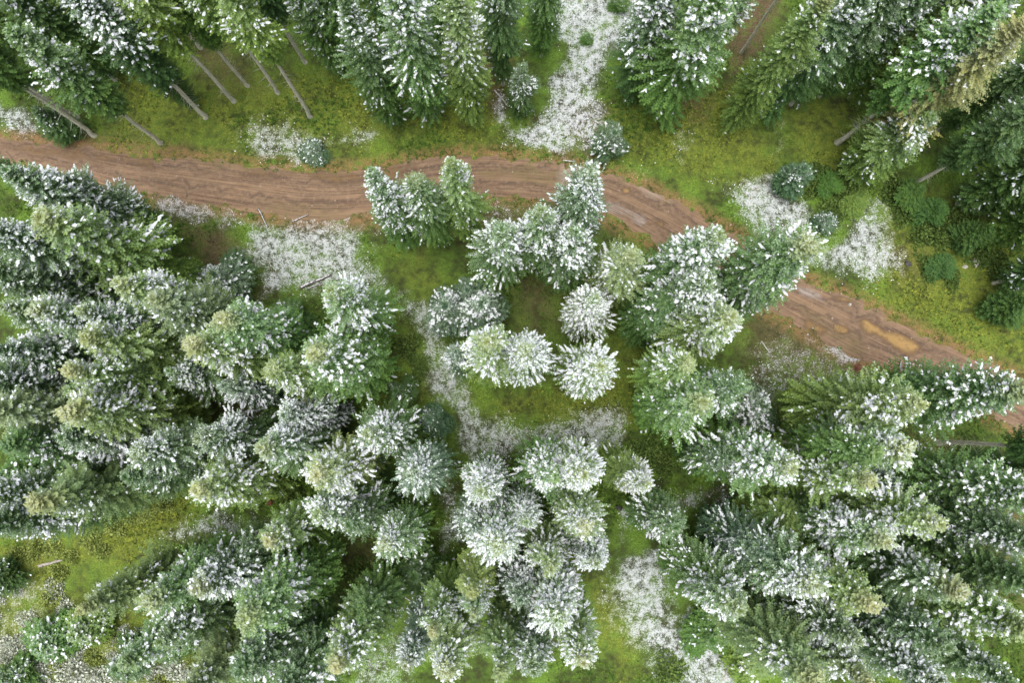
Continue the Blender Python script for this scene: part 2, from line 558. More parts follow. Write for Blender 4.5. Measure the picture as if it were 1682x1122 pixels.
# how given ('T' tip pixel / 'B' base pixel), px, py, height, crown radius, shape, snow, colour, yellow top, label
TREES = [
    # --- forest edge above the road, left: bare boles showing
    ('B', 155, 222, 21, 2.0, 'bole_a', 0, 'd', 0, 'dark conifer on a long pale bole at the road edge, far upper left'),
    ('B', 128, 193, 20, 1.9, 'bole_b', 1, 'd', 0, 'conifer just behind the far upper left roadside bole, its own bole mostly hidden'),
    ('B', 265, 234, 19, 1.9, 'bole_b', 1, 'g', 0, 'green conifer whose short slanted bole ends nearest the road, upper left'),
    ('B', 337, 193, 20, 2.1, 'bole_b', 2, 'd', 0, 'conifer with one heavy snow cluster low in its crown, upper left grass'),
    ('B', 318, 172, 18, 1.6, 'full_b', 0, 'd', 0, 'slim conifer close behind the snow clustered one, upper left grass'),
    ('B', 385, 167, 21, 2.0, 'bole_a', 1, 'l', 0, 'light green conifer on the thickest long bole of the upper left grass edge'),
    ('B', 408, 141, 20, 1.7, 'bole_b', 0, 'g', 0, 'conifer whose slim bole stands just right of the thickest bole, upper left'),
    ('B', 457, 152, 20, 1.8, 'bole_a', 1, 'l', 0, 'lime green conifer on the bole just left of the longest bole, upper left'),
    ('B', 510, 191, 21, 1.8, 'bole_a', 1, 'l', 0, 'lime green conifer on the long pale bole above the snowy grass patch'),
    ('B', 502, 102, 20, 1.8, 'bole_b', 1, 'd', 0, 'conifer with a thin dark bole behind the longest pale bole'),
    ('B', 330, 78, 21, 1.7, 'bole_a', 1, 'd', 0, 'conifer on a dark bole high in the shade at the upper left'),
    ('B', 285, 45, 21, 1.8, 'bole_a', 1, 'g', 0, 'conifer on the bole reaching the top edge, left of the open grass'),
    ('B', 245, 95, 20, 2.0, 'full_a', 1, 'l', 0, 'light green conifer standing behind the heavy snow cluster, upper left'),
    ('B', 190, 130, 20, 2.0, 'full_b', 1, 'g', 0, 'green conifer deep in the upper left stand, left of the snow cluster'),
    ('B', 95, 118, 20, 2.2, 'full_a', 1, 'l', 0, 'olive green conifer in the upper left corner, wide crown with snow flecks'),
    ('B', 150, 62, 20, 2.1, 'full_b', 2, 'd', 0, 'dark snowy conifer in the upper left corner next to a black gap'),
    ('B', 205, 45, 21, 2.0, 'full_a', 2, 'g', 0, 'snowy conifer at the top edge, second clump from the left corner'),
    ('B', 42, 128, 19, 2.1, 'full_a', 2, 'g', 0, 'snow loaded conifer on the left edge above the white roadside patch'),
    ('B', 400, 52, 20, 1.8, 'bole_b', 1, 'g', 0, 'conifer at the top edge between the thin dark boles, left of centre'),
    ('B', 455, 60, 20, 1.8, 'full_c', 1, 'l', 0, 'lime conifer at the top edge, behind the row of pale boles'),
    ('B', 562, 118, 20, 2.0, 'full_b', 2, 'g', 0, 'snow dotted conifer at the right end of the row of boles'),
    ('B', 600, 105, 21, 2.1, 'full_a', 1, 'g', 0, 'green conifer left of the white blotched one at the top edge'),
    ('B', 648, 199, 19, 2.0, 'full_b', 1, 'd', 0, 'conifer with a short pale stump of bole above the grass, top centre left'),
    ('B', 712, 190, 21, 2.4, 'full_a', 2, 'g', 0, 'large white blotched conifer at the top centre, widest of the top row'),
    ('B', 776, 196, 20, 2.0, 'full_b', 1, 'l', 0, 'tall green conifer just left of the snowy lane, snow only near the top'),
    ('B', 660, 85, 21, 2.1, 'full_c', 2, 'g', 0, 'snowy conifer at the top edge behind the large white blotched one'),
    ('B', 740, 90, 21, 2.0, 'full_a', 2, 'g', 0, 'snowy conifer at the top edge behind the tall green one by the lane'),
    ('B', 826, 138, 20, 1.9, 'full_c', 1, 'd', 0, 'narrow dark conifer at the top edge left of the snowy lane'),
    ('B', 855, 186, 8.5, 1.35, 'full_b', 1, 'd', 0, 'small dark fir standing in the snow at the left foot of the white lane'),
    ('B', 889, 92, 16, 1.7, 'full_a', 1, 'g', 0, 'short green conifer at the top edge whose foot touches the white lane'),
    # --- above the road, right
    ('B', 1080, 190, 20, 2.9, 'full_a', 1, 'g', 0, 'broad conifer right of the white lane, green below and snowy above'),
    ('B', 1035, 150, 19, 2.3, 'full_b', 2, 'd', 0, 'snowy conifer leaning over the right side of the white lane'),
    ('B', 1125, 130, 20, 2.2, 'full_c', 2, 'g', 0, 'snow loaded conifer at the top, left of the dark gap with a bare bole'),
    ('B', 1072, 62, 19, 2.0, 'full_b', 2, 'd', 0, 'dark snowy conifer at the top edge beside the white lane, right side'),
    ('B', 1218, 85, 22, 1.3, 'bole_a', 0, 'd', 0, 'conifer with a long dark bole in the black gap at the top edge'),
    ('B', 1196, 208, 20.5, 1.9, 'full_b', 0, 'l', .75, 'bright lime conifer leaning up to the right, yellow flecked top, few snow spots'),
    ('B', 1252, 190, 20, 2.1, 'full_a', 1, 'd', 0, 'dark snow spotted conifer right of the bright lime one'),
    ('B', 1290, 120, 21, 2.1, 'full_c', 1, 'g', 0, 'green conifer at the top edge, left of the narrow white streak'),
    ('B', 1298, 172, 20, 2.0, 'full_c', 1, 'd', 0, 'dark conifer whose foot meets the top of the narrow white streak, upper right'),
    ('B', 1345, 158, 20, 1.9, 'full_b', 1, 'g', 0, 'green conifer right of the narrow white streak, behind the short slanted bole'),
    ('B', 1376, 234, 21, 2.3, 'bole_b', 1, 'g', 0, 'snow streaked conifer on a short slanted grey bole, upper right'),
    ('B', 1395, 160, 21, 2.2, 'full_b', 1, 'l', 0, 'olive green conifer with white streaks at the top edge, upper right'),
    ('B', 1425, 130, 20, 2.0, 'full_c', 2, 'd', 0, 'snow topped conifer at the top edge left of the tan tree'),
    ('B', 1432, 172, 19, 2.2, 'full_a', 1, 'd', 0, 'dark green conifer directly above the tan tree'),
    ('T', 1690, 40, 21, 2.3, 'full_c', 0, 't', .7, 'olive tan dying conifer, the palest crown, slanting to the right edge at the upper right'),
    ('T', 1530, 188, 12, 2.3, 'full_b', 1, 'l', 0, 'yellow green conifer with heavy snow clots at the foot of the tan tree'),
    ('B', 1492, 308, 17, 1.8, 'bole_b', 0, 'd', 0, 'dark conifer on a pale slanted bole below the tan tree'),
    ('B', 1546, 272, 20, 2.3, 'full_a', 1, 'd', 0, 'dark green conifer at the right edge, just below the tan tree'),
    ('B', 1572, 335, 20, 2.2, 'full_b', 2, 'd', 0, 'right edge conifer carrying two large white snow clots'),
    ('B', 1602, 345, 19, 2.1, 'full_a', 1, 'd', 0, 'conifer at the right edge behind the pale snow flecked stone'),
    ('B', 1615, 395, 18, 2.2, 'full_b', 0, 'g', 0, 'green conifer at the right edge beside the olive grass, few snow flecks'),
    ('B', 1632, 465, 17, 2.0, 'full_c', 1, 'd', 0, 'dark conifer at the right edge low above the road bend'),
    ('B', 1648, 300, 20, 2.1, 'full_b', 2, 'd', 0, 'dark conifer with big white clots at the right edge, level with the snow patches'),
    ('B', 1655, 385, 19, 2.0, 'full_a', 1, 'g', 0, 'outermost green conifer at the right edge beside the pale boulder'),
    ('B', 1540, 215, 18, 1.8, 'full_a', 1, 'd', 0, 'dark conifer in the black shade on the right of the tan tree'),
    # --- around the road, centre
    ('T', 612, 277, 18, 1.75, 'full_b', 2, 'g', 0, 'leftmost of three slender conifers whose tips reach over the dirt road'),
    ('T', 681, 289, 17, 1.75, 'full_c', 1, 'g', .25, 'middle of three slender conifers whose tips reach over the dirt road'),
    ('T', 743, 264, 18.5, 1.75, 'full_a', 1, 'l', .2, 'rightmost of three slender conifers whose tips reach over the dirt road'),
    ('T', 823, 372, 15, 2.2, 'full_b', 2, 'd', 0, 'snowy conifer right of the slender three, just below the road'),
    ('T', 893, 341, 17, 1.9, 'full_a', 2, 'g', .2, 'snowy conifer below the road between two other white ones, pale tip'),
    ('T', 972, 283, 19, 2.0, 'full_c', 2, 'd', .15, 'tall snowy conifer whose tip covers the middle of the road bend'),
    ('T', 947, 377, 15, 2.3, 'full_b', 2, 'd', 0, 'white branched conifer under the tall one that covers the road bend'),
    ('T', 1040, 418, 15, 2.1, 'full_a', 1, 'y', .35, 'pale yellow green conifer at the lower edge of the road'),
    ('T', 975, 492, 12, 1.9, 'full_b', 3, 'o', 0, 'small white conifer with frosted boughs in the middle of the clearing'),
    ('T', 1188, 385, 19, 2.5, 'full_b', 2, 'g', .25, 'large snow covered conifer hiding the road left of its gap'),
    ('T', 1335, 398, 20.5, 2.6, 'full_c', 1, 'g', .55, 'broad green conifer lying over the road, snow along its lower side'),
    ('T', 1268, 452, 15, 2.2, 'full_a', 1, 'd', 0, 'dark conifer in the shade under the broad green one on the road'),
    ('T', 1168, 462, 17, 2.3, 'full_a', 2, 'd', .1, 'white and green conifer right below the large snow covered one'),
    ('T', 1208, 522, 18, 2.2, 'full_b', 2, 'l', .45, 'conifer with a pale lime tip left of the speckled roadside ground'),
    ('T', 1100, 500, 12, 2.4, 'full_b', 0, 'd', 0, 'dark snowless conifer in the shade left of the lime tipped one'),
    ('T', 1130, 603, 16, 1.8, 'full_c', 1, 'l', .5, 'conifer with a cream tip standing above the U shaped snowy one'),
    ('T', 1152, 662, 17, 2.4, 'full_a', 1, 'g', .5, 'conifer with a tan tip and white boughs in a U along its lower side'),
    ('T', 1222, 632, 17, 1.9, 'full_b', 1, 'd', 0, 'conifer with a bright white end left of the brown speckled ground'),
    ('T', 988, 595, 18, 2.0, 'full_a', 3, 'l', .45, 'round frosted conifer standing alone right of the white pair'),
    ('T', 797, 568, 18, 2.2, 'full_b', 2, 'l', .45, 'left and larger of the round white pair in the centre'),
    ('T', 861, 577, 17, 1.9, 'full_c', 3, 'g', .4, 'right of the round white pair in the centre'),
    ('T', 748, 578, 13, 1.25, 'full_a', 2, 'b', 0, 'blue grey frosted conifer tucked behind the left of the white pair'),
    # --- left of the centre
    ('T', 62, 358, 19.5, 2.9, 'full_a', 1, 'l', .5, 'huge green conifer under the road at the left, yellow tip and snow flecks'),
    ('T', 5, 285, 20, 2.3, 'full_b', 2, 'd', 0, 'snow loaded conifer along the lower road edge, far left'),
    ('T', 95, 290, 16, 1.9, 'full_c', 2, 'd', 0, 'snowy conifer tucked between the road and the huge green one'),
    ('T', -25, 262, 18, 1.6, 'full_a', 0, 'd', 0, 'dark conifer at the left edge just under the road'),
    ('T', -15, 372, 20, 2.4, 'full_c', 2, 'd', 0, 'white and dark conifer at the left edge beside the huge green one'),
    ('T', -25, 440, 19, 2.3, 'full_a', 1, 'd', 0, 'dark snow specked conifer at the left edge under the huge green one'),
    ('T', 196, 460, 19, 2.1, 'full_b', 2, 'l', .5, 'conifer with a yellow tip and white crest beside the blue rounded sapling'),
    ('T', 255, 487, 18, 2.2, 'full_a', 1, 'o', .3, 'olive snow flecked conifer, right neighbour of the white crested one'),
    ('T', 48, 508, 19.5, 1.9, 'full_c', 2, 'g', .55, 'conifer with a small yellow tip and white back, row at the left edge'),
    ('T', 122, 508, 19, 1.8, 'full_b', 2, 'g', .4, 'snowy conifer between the yellow tipped one and the white crested one'),
    ('T', 130, 553, 19.5, 2.3, 'full_a', 1, 'l', .5, 'conifer with an olive tip and a bare lime green lower crown'),
    ('T', 308, 563, 19, 2.0, 'full_c', 1, 'l', .8, 'lime conifer with a round bright yellow tip, left of centre'),
    ('T', 362, 518, 19, 2.3, 'full_b', 1, 'g', .75, 'snow fringed conifer with a cream tip above the bright yellow tipped one'),
    ('T', 102, 607, 20, 2.1, 'full_b', 1, 'l', .8, 'lime conifer with the deepest yellow tip at the left'),
    ('T', 100, 676, 20, 2.3, 'full_c', 1, 'l', .75, 'lime conifer with a wide yellow tip right under the deepest yellow tip'),
    ('T', 110, 640, 17, 1.8, 'full_a', 1, 'g', .2, 'snow flecked conifer wedged between the two yellow tips at the left'),
    ('T', -5, 505, 19, 2.0, 'full_a', 2, 'g', .2, 'white headed conifer at the left edge, level with the yellow tipped row'),
    ('T', -8, 570, 19, 2.2, 'full_b', 2, 'd', 0, 'snowy conifer at the left edge under the white headed one'),
    ('T', -40, 625, 19, 2.2, 'full_c', 1, 'd', 0, 'dark snow specked conifer at the left edge, midway down'),
    ('T', -30, 672, 20, 2.4, 'full_a', 1, 'o', .3, 'broad olive conifer with a snowy hem at the left edge'),
    ('T', 278, 612, 13, 1.7, 'full_b', 2, 'g', 0, 'small snow crusted conifer at the upper left rim of the dark hollow, left of centre'),
    ('T', 368, 628, 13, 1.8, 'full_a', 2, 'b', 0, 'small blue white conifer hanging over the dark hollow, left of centre'),
    ('T', 105, 722, 18, 2.2, 'full_b', 2, 'd', 0, 'snowy dark conifer two below the deepest yellow tip'),
    ('T', 448, 602, 17, 1.8, 'full_c', 1, 'l', .4, 'lime conifer with a grey tip left of the big round headed one'),
    ('T', 517, 575, 19, 2.7, 'full_b', 1, 'g', .6, 'big conifer with a round tan head beside the snowy clearing'),
    ('T', 540, 478, 18, 2.2, 'full_a', 2, 'g', .3, 'snowy conifer whose tip touches the log on the white clearing'),
    ('T', 468, 682, 15, 1.8, 'full_b', 3, 'b', 0, 'blue white conifer with long frosted boughs right of the grey log pile'),
    ('T', 322, 722, 17, 1.9, 'full_a', 2, 'd', .2, 'conifer right below the grey log pile, white upper side'),
    ('T', 218, 745, 18, 2.0, 'full_c', 2, 'd', .2, 'snowy conifer left neighbour of the one below the grey log pile'),
    ('T', 428, 742, 18, 1.9, 'full_b', 2, 'g', .5, 'white conifer with a pale yellow tip above the cream headed one'),
    ('T', 512, 778, 18, 2.1, 'full_a', 2, 'y', .8, 'cream headed conifer, dense pale crown, left of the frosted star'),
    ('T', 605, 712, 16, 2.0, 'full_b', 2, 'g', .3, 'round frosted conifer at the left of the white T shaped clearing'),
    ('T', 676, 778, 16, 1.9, 'full_c', 2, 'b', .15, 'frosted star shaped conifer, blue white, left of the T shaped clearing'),
    # --- bottom left
    ('T', 55, 822, 20, 2.2, 'full_c', 0, 'o', .7, 'big olive grey conifer lying above the yellow meadow strip'),
    ('T', 318, 803, 17, 2.3, 'full_b', 1, 'l', .7, 'conifer with a rounded cream end above the grey snow strip'),
    ('T', 205, 778, 17, 1.9, 'full_a', 1, 'd', 0, 'snow specked conifer behind the big olive grey one'),
    ('T', 437, 890, 14, 1.9, 'full_a', 1, 'l', .9, 'conifer with a bright yellow pointed tip over the dark hollow'),
    ('T', 517, 848, 16, 2.1, 'full_b', 2, 'g', .2, 'snowy conifer right of the bright yellow pointed tip'),
    ('T', 636, 902, 16, 1.7, 'full_c', 2, 'g', .5, 'round conifer with a yellow green eye, white boughs, below the frosted star'),
    ('T', 570, 862, 14, 1.8, 'full_a', 1, 'd', 0, 'dark conifer between the snowy one and the yellow green eyed one'),
    ('T', -35, 820, 19, 2.1, 'full_a', 2, 'g', .2, 'grey white conifer at the left edge beside the big olive grey one'),
    ('T', -35, 868, 19, 2.1, 'full_b', 1, 'd', 0, 'dark green conifer at the left edge above the yellow meadow strip'),
    ('T', 3, 735, 18, 2.1, 'full_c', 0, 'd', 0, 'dark conifer at the left edge below the olive snowy hemmed one'),
    ('T', 328, 968, 18, 2.2, 'full_a', 2, 'd', .5, 'dark conifer with white streaked boughs under the grey snow strip'),
    ('T', 400, 1012, 19, 2.6, 'full_b', 1, 'g', .4, 'large green conifer with a dense rounded right side, lower left'),
    ('T', 243, 987, 19, 2.2, 'full_c', 1, 'g', .5, 'snow flecked conifer left of the white streaked dark one'),
    ('T', 128, 1004, 19, 1.9, 'full_b', 0, 'o', .5, 'long olive conifer at the edge of the shrubby corner'),
    ('T', 265, 1055, 18, 2.1, 'full_a', 1, 'd', .1, 'blue dark conifer under the snow flecked pair, lower left'),
    ('T', 195, 1095, 18, 1.7, 'full_c', 1, 'g', .2, 'green conifer standing alone among the pale shrubs of the lower left corner'),
    ('T', 395, 1105, 18, 2.3, 'full_a', 1, 'd', 0, 'dark snowy conifer below the large rounded green one'),
    ('T', 300, 1150, 19, 2.1, 'full_b', 0, 'o', .2, 'olive conifer cut by the bottom edge beside the pale shrubs'),
    ('T', 455, 1150, 18, 2.2, 'full_c', 1, 'd', 0, 'dark conifer cut by the bottom edge, left of the yellow cornered one'),
    ('T', 547, 1092, 18, 2.2, 'full_b', 1, 'l', .9, 'conifer with a yellow lower corner, green shaded upper side, bottom edge'),
    ('T', 590, 1020, 14, 2.0, 'full_a', 0, 'd', 0, 'dark snowless conifer over the shaded hollow, above the yellow cornered one'),
    # --- bottom centre
    ('T', 787, 808, 17, 1.75, 'full_b', 3, 'g', .3, 'white round conifer right under the T shaped clearing, leftmost of its row'),
    ('T', 815, 902, 17.5, 2.0, 'full_c', 3, 'g', .5, 'white starry conifer with a small yellow eye, lower centre'),
    ('T', 783, 862, 13, 1.9, 'full_a', 2, 'b', 0, 'blue frosted conifer half hidden above the yellow eyed starry one'),
    ('T', 861, 856, 15.5, 1.45, 'full_b', 3, 'g', .2, 'small white spiky conifer right of the yellow eyed starry one'),
    ('T', 962, 787, 19, 1.9, 'full_a', 3, 'l', .45, 'right one of the broad white twins under the clearing'),
    ('T', 908, 780, 16, 2.1, 'full_b', 2, 'g', .1, 'left one of the broad white twins under the clearing'),
    ('T', 965, 867, 18, 1.75, 'full_c', 2, 'l', .8, 'round conifer with a large yellow eye below the broad white twins'),
    ('T', 904, 935, 17, 1.6, 'full_a', 2, 'l', .35, 'round snowy conifer lower left of the large yellow eyed one'),
    ('T', 983, 928, 16.5, 1.6, 'full_b', 3, 'd', .25, 'round white conifer beside the narrow grass track, below the yellow eyed one'),
    ('T', 918, 1015, 18.5, 2.1, 'full_c', 3, 'g', .2, 'bulky white conifer in the lower centre, heaviest snow'),
    ('T', 858, 985, 15, 1.7, 'full_a', 2, 'b', 0, 'blue shaded conifer at the left shoulder of the bulky white one'),
    ('T', 965, 1088, 18, 1.8, 'full_a', 2, 'l', .7, 'snowy conifer with a tan eye near the bottom edge, right of the bulky white one'),
    ('T', 878, 1110, 18, 1.8, 'full_b', 2, 'd', .1, 'white and dark conifer at the bottom edge under the bulky white one'),
    ('T', 703, 1045, 18, 1.5, 'full_b', 1, 'l', .8, 'conifer with a yellow end and white fan of boughs, lower centre left'),
    ('T', 725, 1102, 18, 1.9, 'full_c', 2, 'l', .6, 'snowy conifer with a lime end at the bottom edge, left of the grey olive spire'),
    ('T', 668, 1098, 17, 1.5, 'full_a', 2, 'b', .5, 'narrow blue white conifer with a tan tip near the bottom edge'),
    ('T', 777, 975, 15, 1.5, 'thin_a', 0, 'y', .4, 'soft yellow green conifer without snow, lower centre'),
    ('T', 773, 1012, 17, 1.25, 'full_a', 2, 'g', .5, 'small snowy conifer right below the soft yellow green one'),
    ('T', 823, 1115, 19, 1.5, 'thin_a', 0, 'o', .3, 'grey olive spire without snow at the bottom edge'),
    ('T', 1068, 797, 15, 1.35, 'full_b', 3, 'y', .15, 'small conifer with a bright white cap right of the broad twins'),
    ('T', 1037, 778, 11, 1.6, 'full_c', 0, 'l', 0, 'soft green snowless conifer leaning against the white capped one'),
    ('T', 1107, 868, 12, 1.9, 'full_a', 1, 'd', 0, 'dark round conifer with a thin white star, right of the snow track'),
    # --- right and lower right
    ('T', 1300, 766, 19, 2.3, 'full_b', 2, 'g', .5, 'conifer with a creamy end pointing right under the horizontal bare bole'),
    ('T', 1200, 752, 13, 1.5, 'full_a', 1, 'd', 0, 'snow flecked conifer left half of the creamy ended one'),
    ('T', 1506, 660, 20, 2.55, 'full_a', 1, 'l', .4, 'broad lime conifer with a white rim, below the muddy puddle'),
    ('T', 1688, 640, 20.5, 2.6, 'full_b', 1, 'g', .5, 'conifer lying across the road end at the right edge'),
    ('T', 1490, 742, 19.5, 2.3, 'full_c', 2, 'g', .65, 'snowy conifer with a cream end beside the dark hollow'),
    ('T', 1436, 797, 19, 2.0, 'full_b', 1, 'l', .75, 'bright green conifer with a cream snowy end and white lower hem'),
    ('T', 1480, 800, 15, 1.9, 'full_a', 2, 'b', 0, 'frosted conifer filling the gap behind the cream snowy end'),
    ('T', 1548, 868, 20, 2.3, 'full_a', 2, 'l', .5, 'conifer with a fan of white boughs, right end over the black shade'),
    ('T', 1456, 898, 19, 2.1, 'full_b', 2, 'g', .65, 'white conifer with a tan tip left of the fan shaped one'),
    ('T', 1577, 978, 20, 2.1, 'full_c', 1, 'd', .7, 'dark speckled conifer with a yellow tip, lower right'),
    ('T', 1334, 962, 19, 2.4, 'full_c', 2, 'd', .45, 'snow streaked conifer with a tan eye, right of the round white headed one'),
    ('T', 1215, 1002, 18.5, 2.1, 'full_b', 2, 'g', .25, 'conifer with a round white head beside the lower snow track'),
    ('T', 1265, 915, 15, 1.9, 'full_a', 1, 'b', 0, 'blue green conifer above the tan eyed streaked one'),
    ('T', 1437, 1000, 20, 2.1, 'full_b', 1, 'l', .9, 'green conifer with a yellow point, lower right'),
    ('T', 1404, 1058, 19.5, 2.0, 'full_a', 2, 'd', .2, 'white and dark conifer right under the yellow pointed one'),
    ('T', 1340, 1118, 20, 2.4, 'full_c', 0, 'o', .5, 'olive snowless conifer at the bottom edge, right of the pale stick'),
    ('T', 1432, 1122, 20, 2.0, 'full_b', 1, 'o', .6, 'olive conifer with white end at the bottom edge, lower right'),
    ('T', 1556, 1068, 20, 2.1, 'full_a', 1, 'd', .1, 'dark green conifer with a grey snowy end, lower right'),
    ('T', 1690, 1045, 20.5, 2.6, 'full_b', 1, 'l', .4, 'large green conifer running out at the lower right edge'),
    ('T', 1560, 1135, 20, 2.1, 'full_c', 2, 'd', .2, 'snowy conifer cut by the bottom edge near the right corner'),
    ('T', 1660, 1130, 20, 2.1, 'full_a', 1, 'd', 0, 'dark conifer in the lower right corner, white patch above it'),
    ('T', 1712, 965, 20, 2.2, 'full_a', 0, 'd', 0, 'dark conifer at the right edge beside the black shade, lower right'),
    ('T', 1710, 895, 20, 2.1, 'full_c', 1, 'd', 0, 'dark snow flecked conifer at the right edge above the lower black shade'),
    ('T', 1720, 815, 20, 2.5, 'full_b', 1, 'g', .1, 'snow striped conifer at the right edge, level with the fan shaped one'),
    ('B', 1580, 768, 20, 2.2, 'full_a', 1, 'd', 0, 'dark conifer with white stripes at the right edge below the road end'),
    ('T', 1660, 815, 17, 2.0, 'full_c', 0, 'd', 0, 'dark green conifer deep in the hollow under the horizontal grey bole'),
    ('B', 1540, 727, 20, 2.1, 'bole_a', 0, 'd', 0, 'conifer on the horizontal grey bole, right of the cream ended snowy one'),
    ('B', 1250, 723, 19, 1.6, 'bole_a', 0, 'g', .1, 'conifer on the horizontal bare bole left of the broad lime one'),
    ('T', 1252, 852, 6, 1.4, 'full_b', 0, 'g', 0, 'low green snowless conifer among the lower right grass'),
    ('T', 1310, 860, 11, 2.2, 'full_a', 0, 'l', 0, 'bushy green snowless conifer left of the white tan tipped one'),
    ('T', 1172, 940, 8, 1.6, 'full_c', 0, 'g', 0, 'green snowless conifer beside the lower snow track, above the round white head'),
]
YOUNGS = [
    # base px, py, height, radius, shape, snow, colour, label
    (98, 206, 5.0, 1.4, 'young_b', 0, 'd', 'dark drooping young conifer beside the lowest pale bole at the road edge, far left'),
    (372, 462, 4.2, 2.2, 'young_a', 2, 'b', 'rounded blue young conifer at the corner of the white clearing'),
    (352, 492, 3.5, 2.0, 'young_b', 0, 'd', 'dark green young conifer beside the rounded blue one'),
    (737, 512, 6.0, 1.9, 'young_a', 2, 'b', 'left blue starry young conifer above the white pair'),
    (796, 512, 6.5, 2.1, 'young_b', 2, 'b', 'right blue starry young conifer above the white pair'),
    (772, 487, 5.0, 1.3, 'young_a', 1, 'b', 'smaller blue young conifer wedged behind the blue starry two'),
    (713, 688, 6.0, 1.3, 'young_b', 0, 'b', 'blue green young conifer at the left side of the white T shaped clearing'),
    (1003, 236, 4.0, 1.5, 'young_a', 1, 'b', 'frosted young conifer on the upper verge by the road bend'),
    (1298, 295, 4.5, 1.45, 'young_b', 0, 'b', 'blue green young conifer in the white patch right of the road'),
    (1352, 366, 2.2, 1.0, 'young_a', 1, 'b', 'tiny frosted young conifer between the two right hand snow patches'),
    (965, 64, 1.4, .55, 'young_b', 0, 'g', 'tiny green young conifer alone in the white lane'),
    (1015, 5, 2.0, .9, 'young_a', 0, 'g', 'tiny green young conifer in the white lane at the top edge'),
    (1228, 668, 6.0, 2.0, 'young_b', 2, 'b', 'blue white young conifer left of the brown speckled ground'),
    (1110, 540, 7.0, 2.2, 'young_a', 0, 'd', 'dark young conifer in the shade of the lime tipped tree'),
    (480, 520, 5.0, 1.6, 'young_b', 0, 'd', 'dark green young conifer under the cream tipped tree'),
    (660, 645, 5.0, 1.2, 'young_a', 0, 'd', 'dark green young conifer right of the tan headed big tree'),
    (1495, 320, 2.6, 1.4, 'young_a', -1, 'g', 'bushy green young conifer on the olive grass below the slanted pale bole'),
    (1530, 350, 2.6, 1.3, 'young_b', -1, 'd', 'dark bushy young conifer right of the green bushy one on the olive grass'),
    (1592, 392, 4.5, 1.3, 'young_a', -1, 'd', 'dark young conifer at the foot of the right edge trees'),
    (1548, 440, 1.6, 1.2, 'young_b', -1, 'd', 'low dark young conifer in the middle of the right hand olive grass'),
    (1400, 335, 1.6, 1.2, 'young_b', -1, 'l', 'low bright green young conifer left of the right hand white patch'),
    (1360, 305, 1.8, 1.1, 'young_a', -1, 'g', 'low green young conifer just right of the narrow white streak'),
    (1650, 505, 5.0, 1.5, 'young_b', -1, 'd', 'dark young conifer near the right edge above the road'),
    (515, 248, 1.3, 1.2, 'young_b', 1, 'b', 'low frosted young conifer in the white grass patch above the road'),
    (420, 1080, 5.0, 2.2, 'young_a', 0, 'd', 'dark young conifer in the lower left shade'),
    (90, 1050, 3.5, 1.9, 'young_b', 1, 'g', 'green young conifer in the pale shrubby corner, lower left'),
    (215, 1085, 3.5, 1.7, 'young_a', 1, 'd', 'dark young conifer among the pale shrubs, right of the corner'),
    (4, 946, 4.0, 1.4, 'young_a', 0, 'd', 'small dark young conifer at the left edge below the yellow meadow strip'),
    (150, 1030, 4.0, 1.6, 'young_b', 1, 'l', 'lime young conifer in the pale shrubs, between the corner and the long olive tree'),
    (30, 1105, 3.5, 1.5, 'young_a', 1, 'g', 'green young conifer nearest the lower left corner of the picture'),
    (285, 1045, 4.5, 1.6, 'young_b', 1, 'd', 'dark young conifer under the blue dark tree, right end of the pale shrubs'),
    (40, 790, 6.0, 2.2, 'young_a', 0, 'g', 'green young conifer at the left edge above the big olive tree'),
    (1290, 870, 6.0, 2.3, 'young_b', 0, 'g', 'bushy green young conifer under the bright green tree, lower right'),
    (1160, 1040, 3.0, 1.8, 'young_a', 0, 'g', 'low green young conifer at the bottom of the lower snow track'),
    (1610, 775, 5.0, 1.7, 'young_b', 0, 'd', 'dark young conifer in the hollow below the road end'),
    (1500, 960, 6.0, 2.4, 'young_a', 0, 'd', 'dark young conifer in the shade above the yellow tipped tree'),
    (1230, 1080, 4.0, 2.0, 'young_b', 0, 'l', 'low lime young conifer beside the pale stick, bottom edge'),
    (690, 930, 6.0, 2.0, 'young_a', 0, 'd', 'dark young conifer left of the soft yellow green tree'),
    (600, 760, 6.5, 2.2, 'young_b', 0, 'd', 'dark young conifer in the shade left of the frosted star'),
]
BASES = []
for kind, px, py, h, R, shape, snow, colr, tan, lab in TREES:
    x, y = at(px, py, h if kind == 'T' else 0.0)
    BASES.append((float(x), float(y), R))
    plant(shape, snow, x, y, h, R, colr, tan, lab)
for px, py, h, R, shape, snow, colr, lab in YOUNGS:
    x, y = at(px, py, h * .35)
    BASES.append((float(x), float(y), R))
    plant(shape, snow, x, y, h, R, colr, 0.0, lab, True)

# ------------------------------------------------------------------ forest floor
def poly_sd(gx, gy, pts):
    """signed distance in metres, positive inside, of points to a polygon given in photo pixels on the floor"""
    p = np.array(pts, float)
    qx, qy = at(p[:, 0], p[:, 1])
    n = len(p)
    d = np.full(gx.shape, 1e9)
    inside = np.zeros(gx.shape, bool)
    for i in range(n):
        x0, y0, x1, y1 = qx[i], qy[i], qx[(i + 1) % n], qy[(i + 1) % n]
        ex, ey = x1 - x0, y1 - y0
        t = np.clip(((gx - x0) * ex + (gy - y0) * ey) / (ex * ex + ey * ey + 1e-9), 0, 1)
        d = np.minimum(d, (gx - x0 - t * ex) ** 2 + (gy - y0 - t * ey) ** 2)
        cond = (y0 > gy) != (y1 > gy)
        xi = x0 + (gy - y0) * ex / (ey if abs(ey) > 1e-9 else 1e-9)
        inside ^= cond & (gx < xi)
    return np.sqrt(d) * np.where(inside, 1, -1)


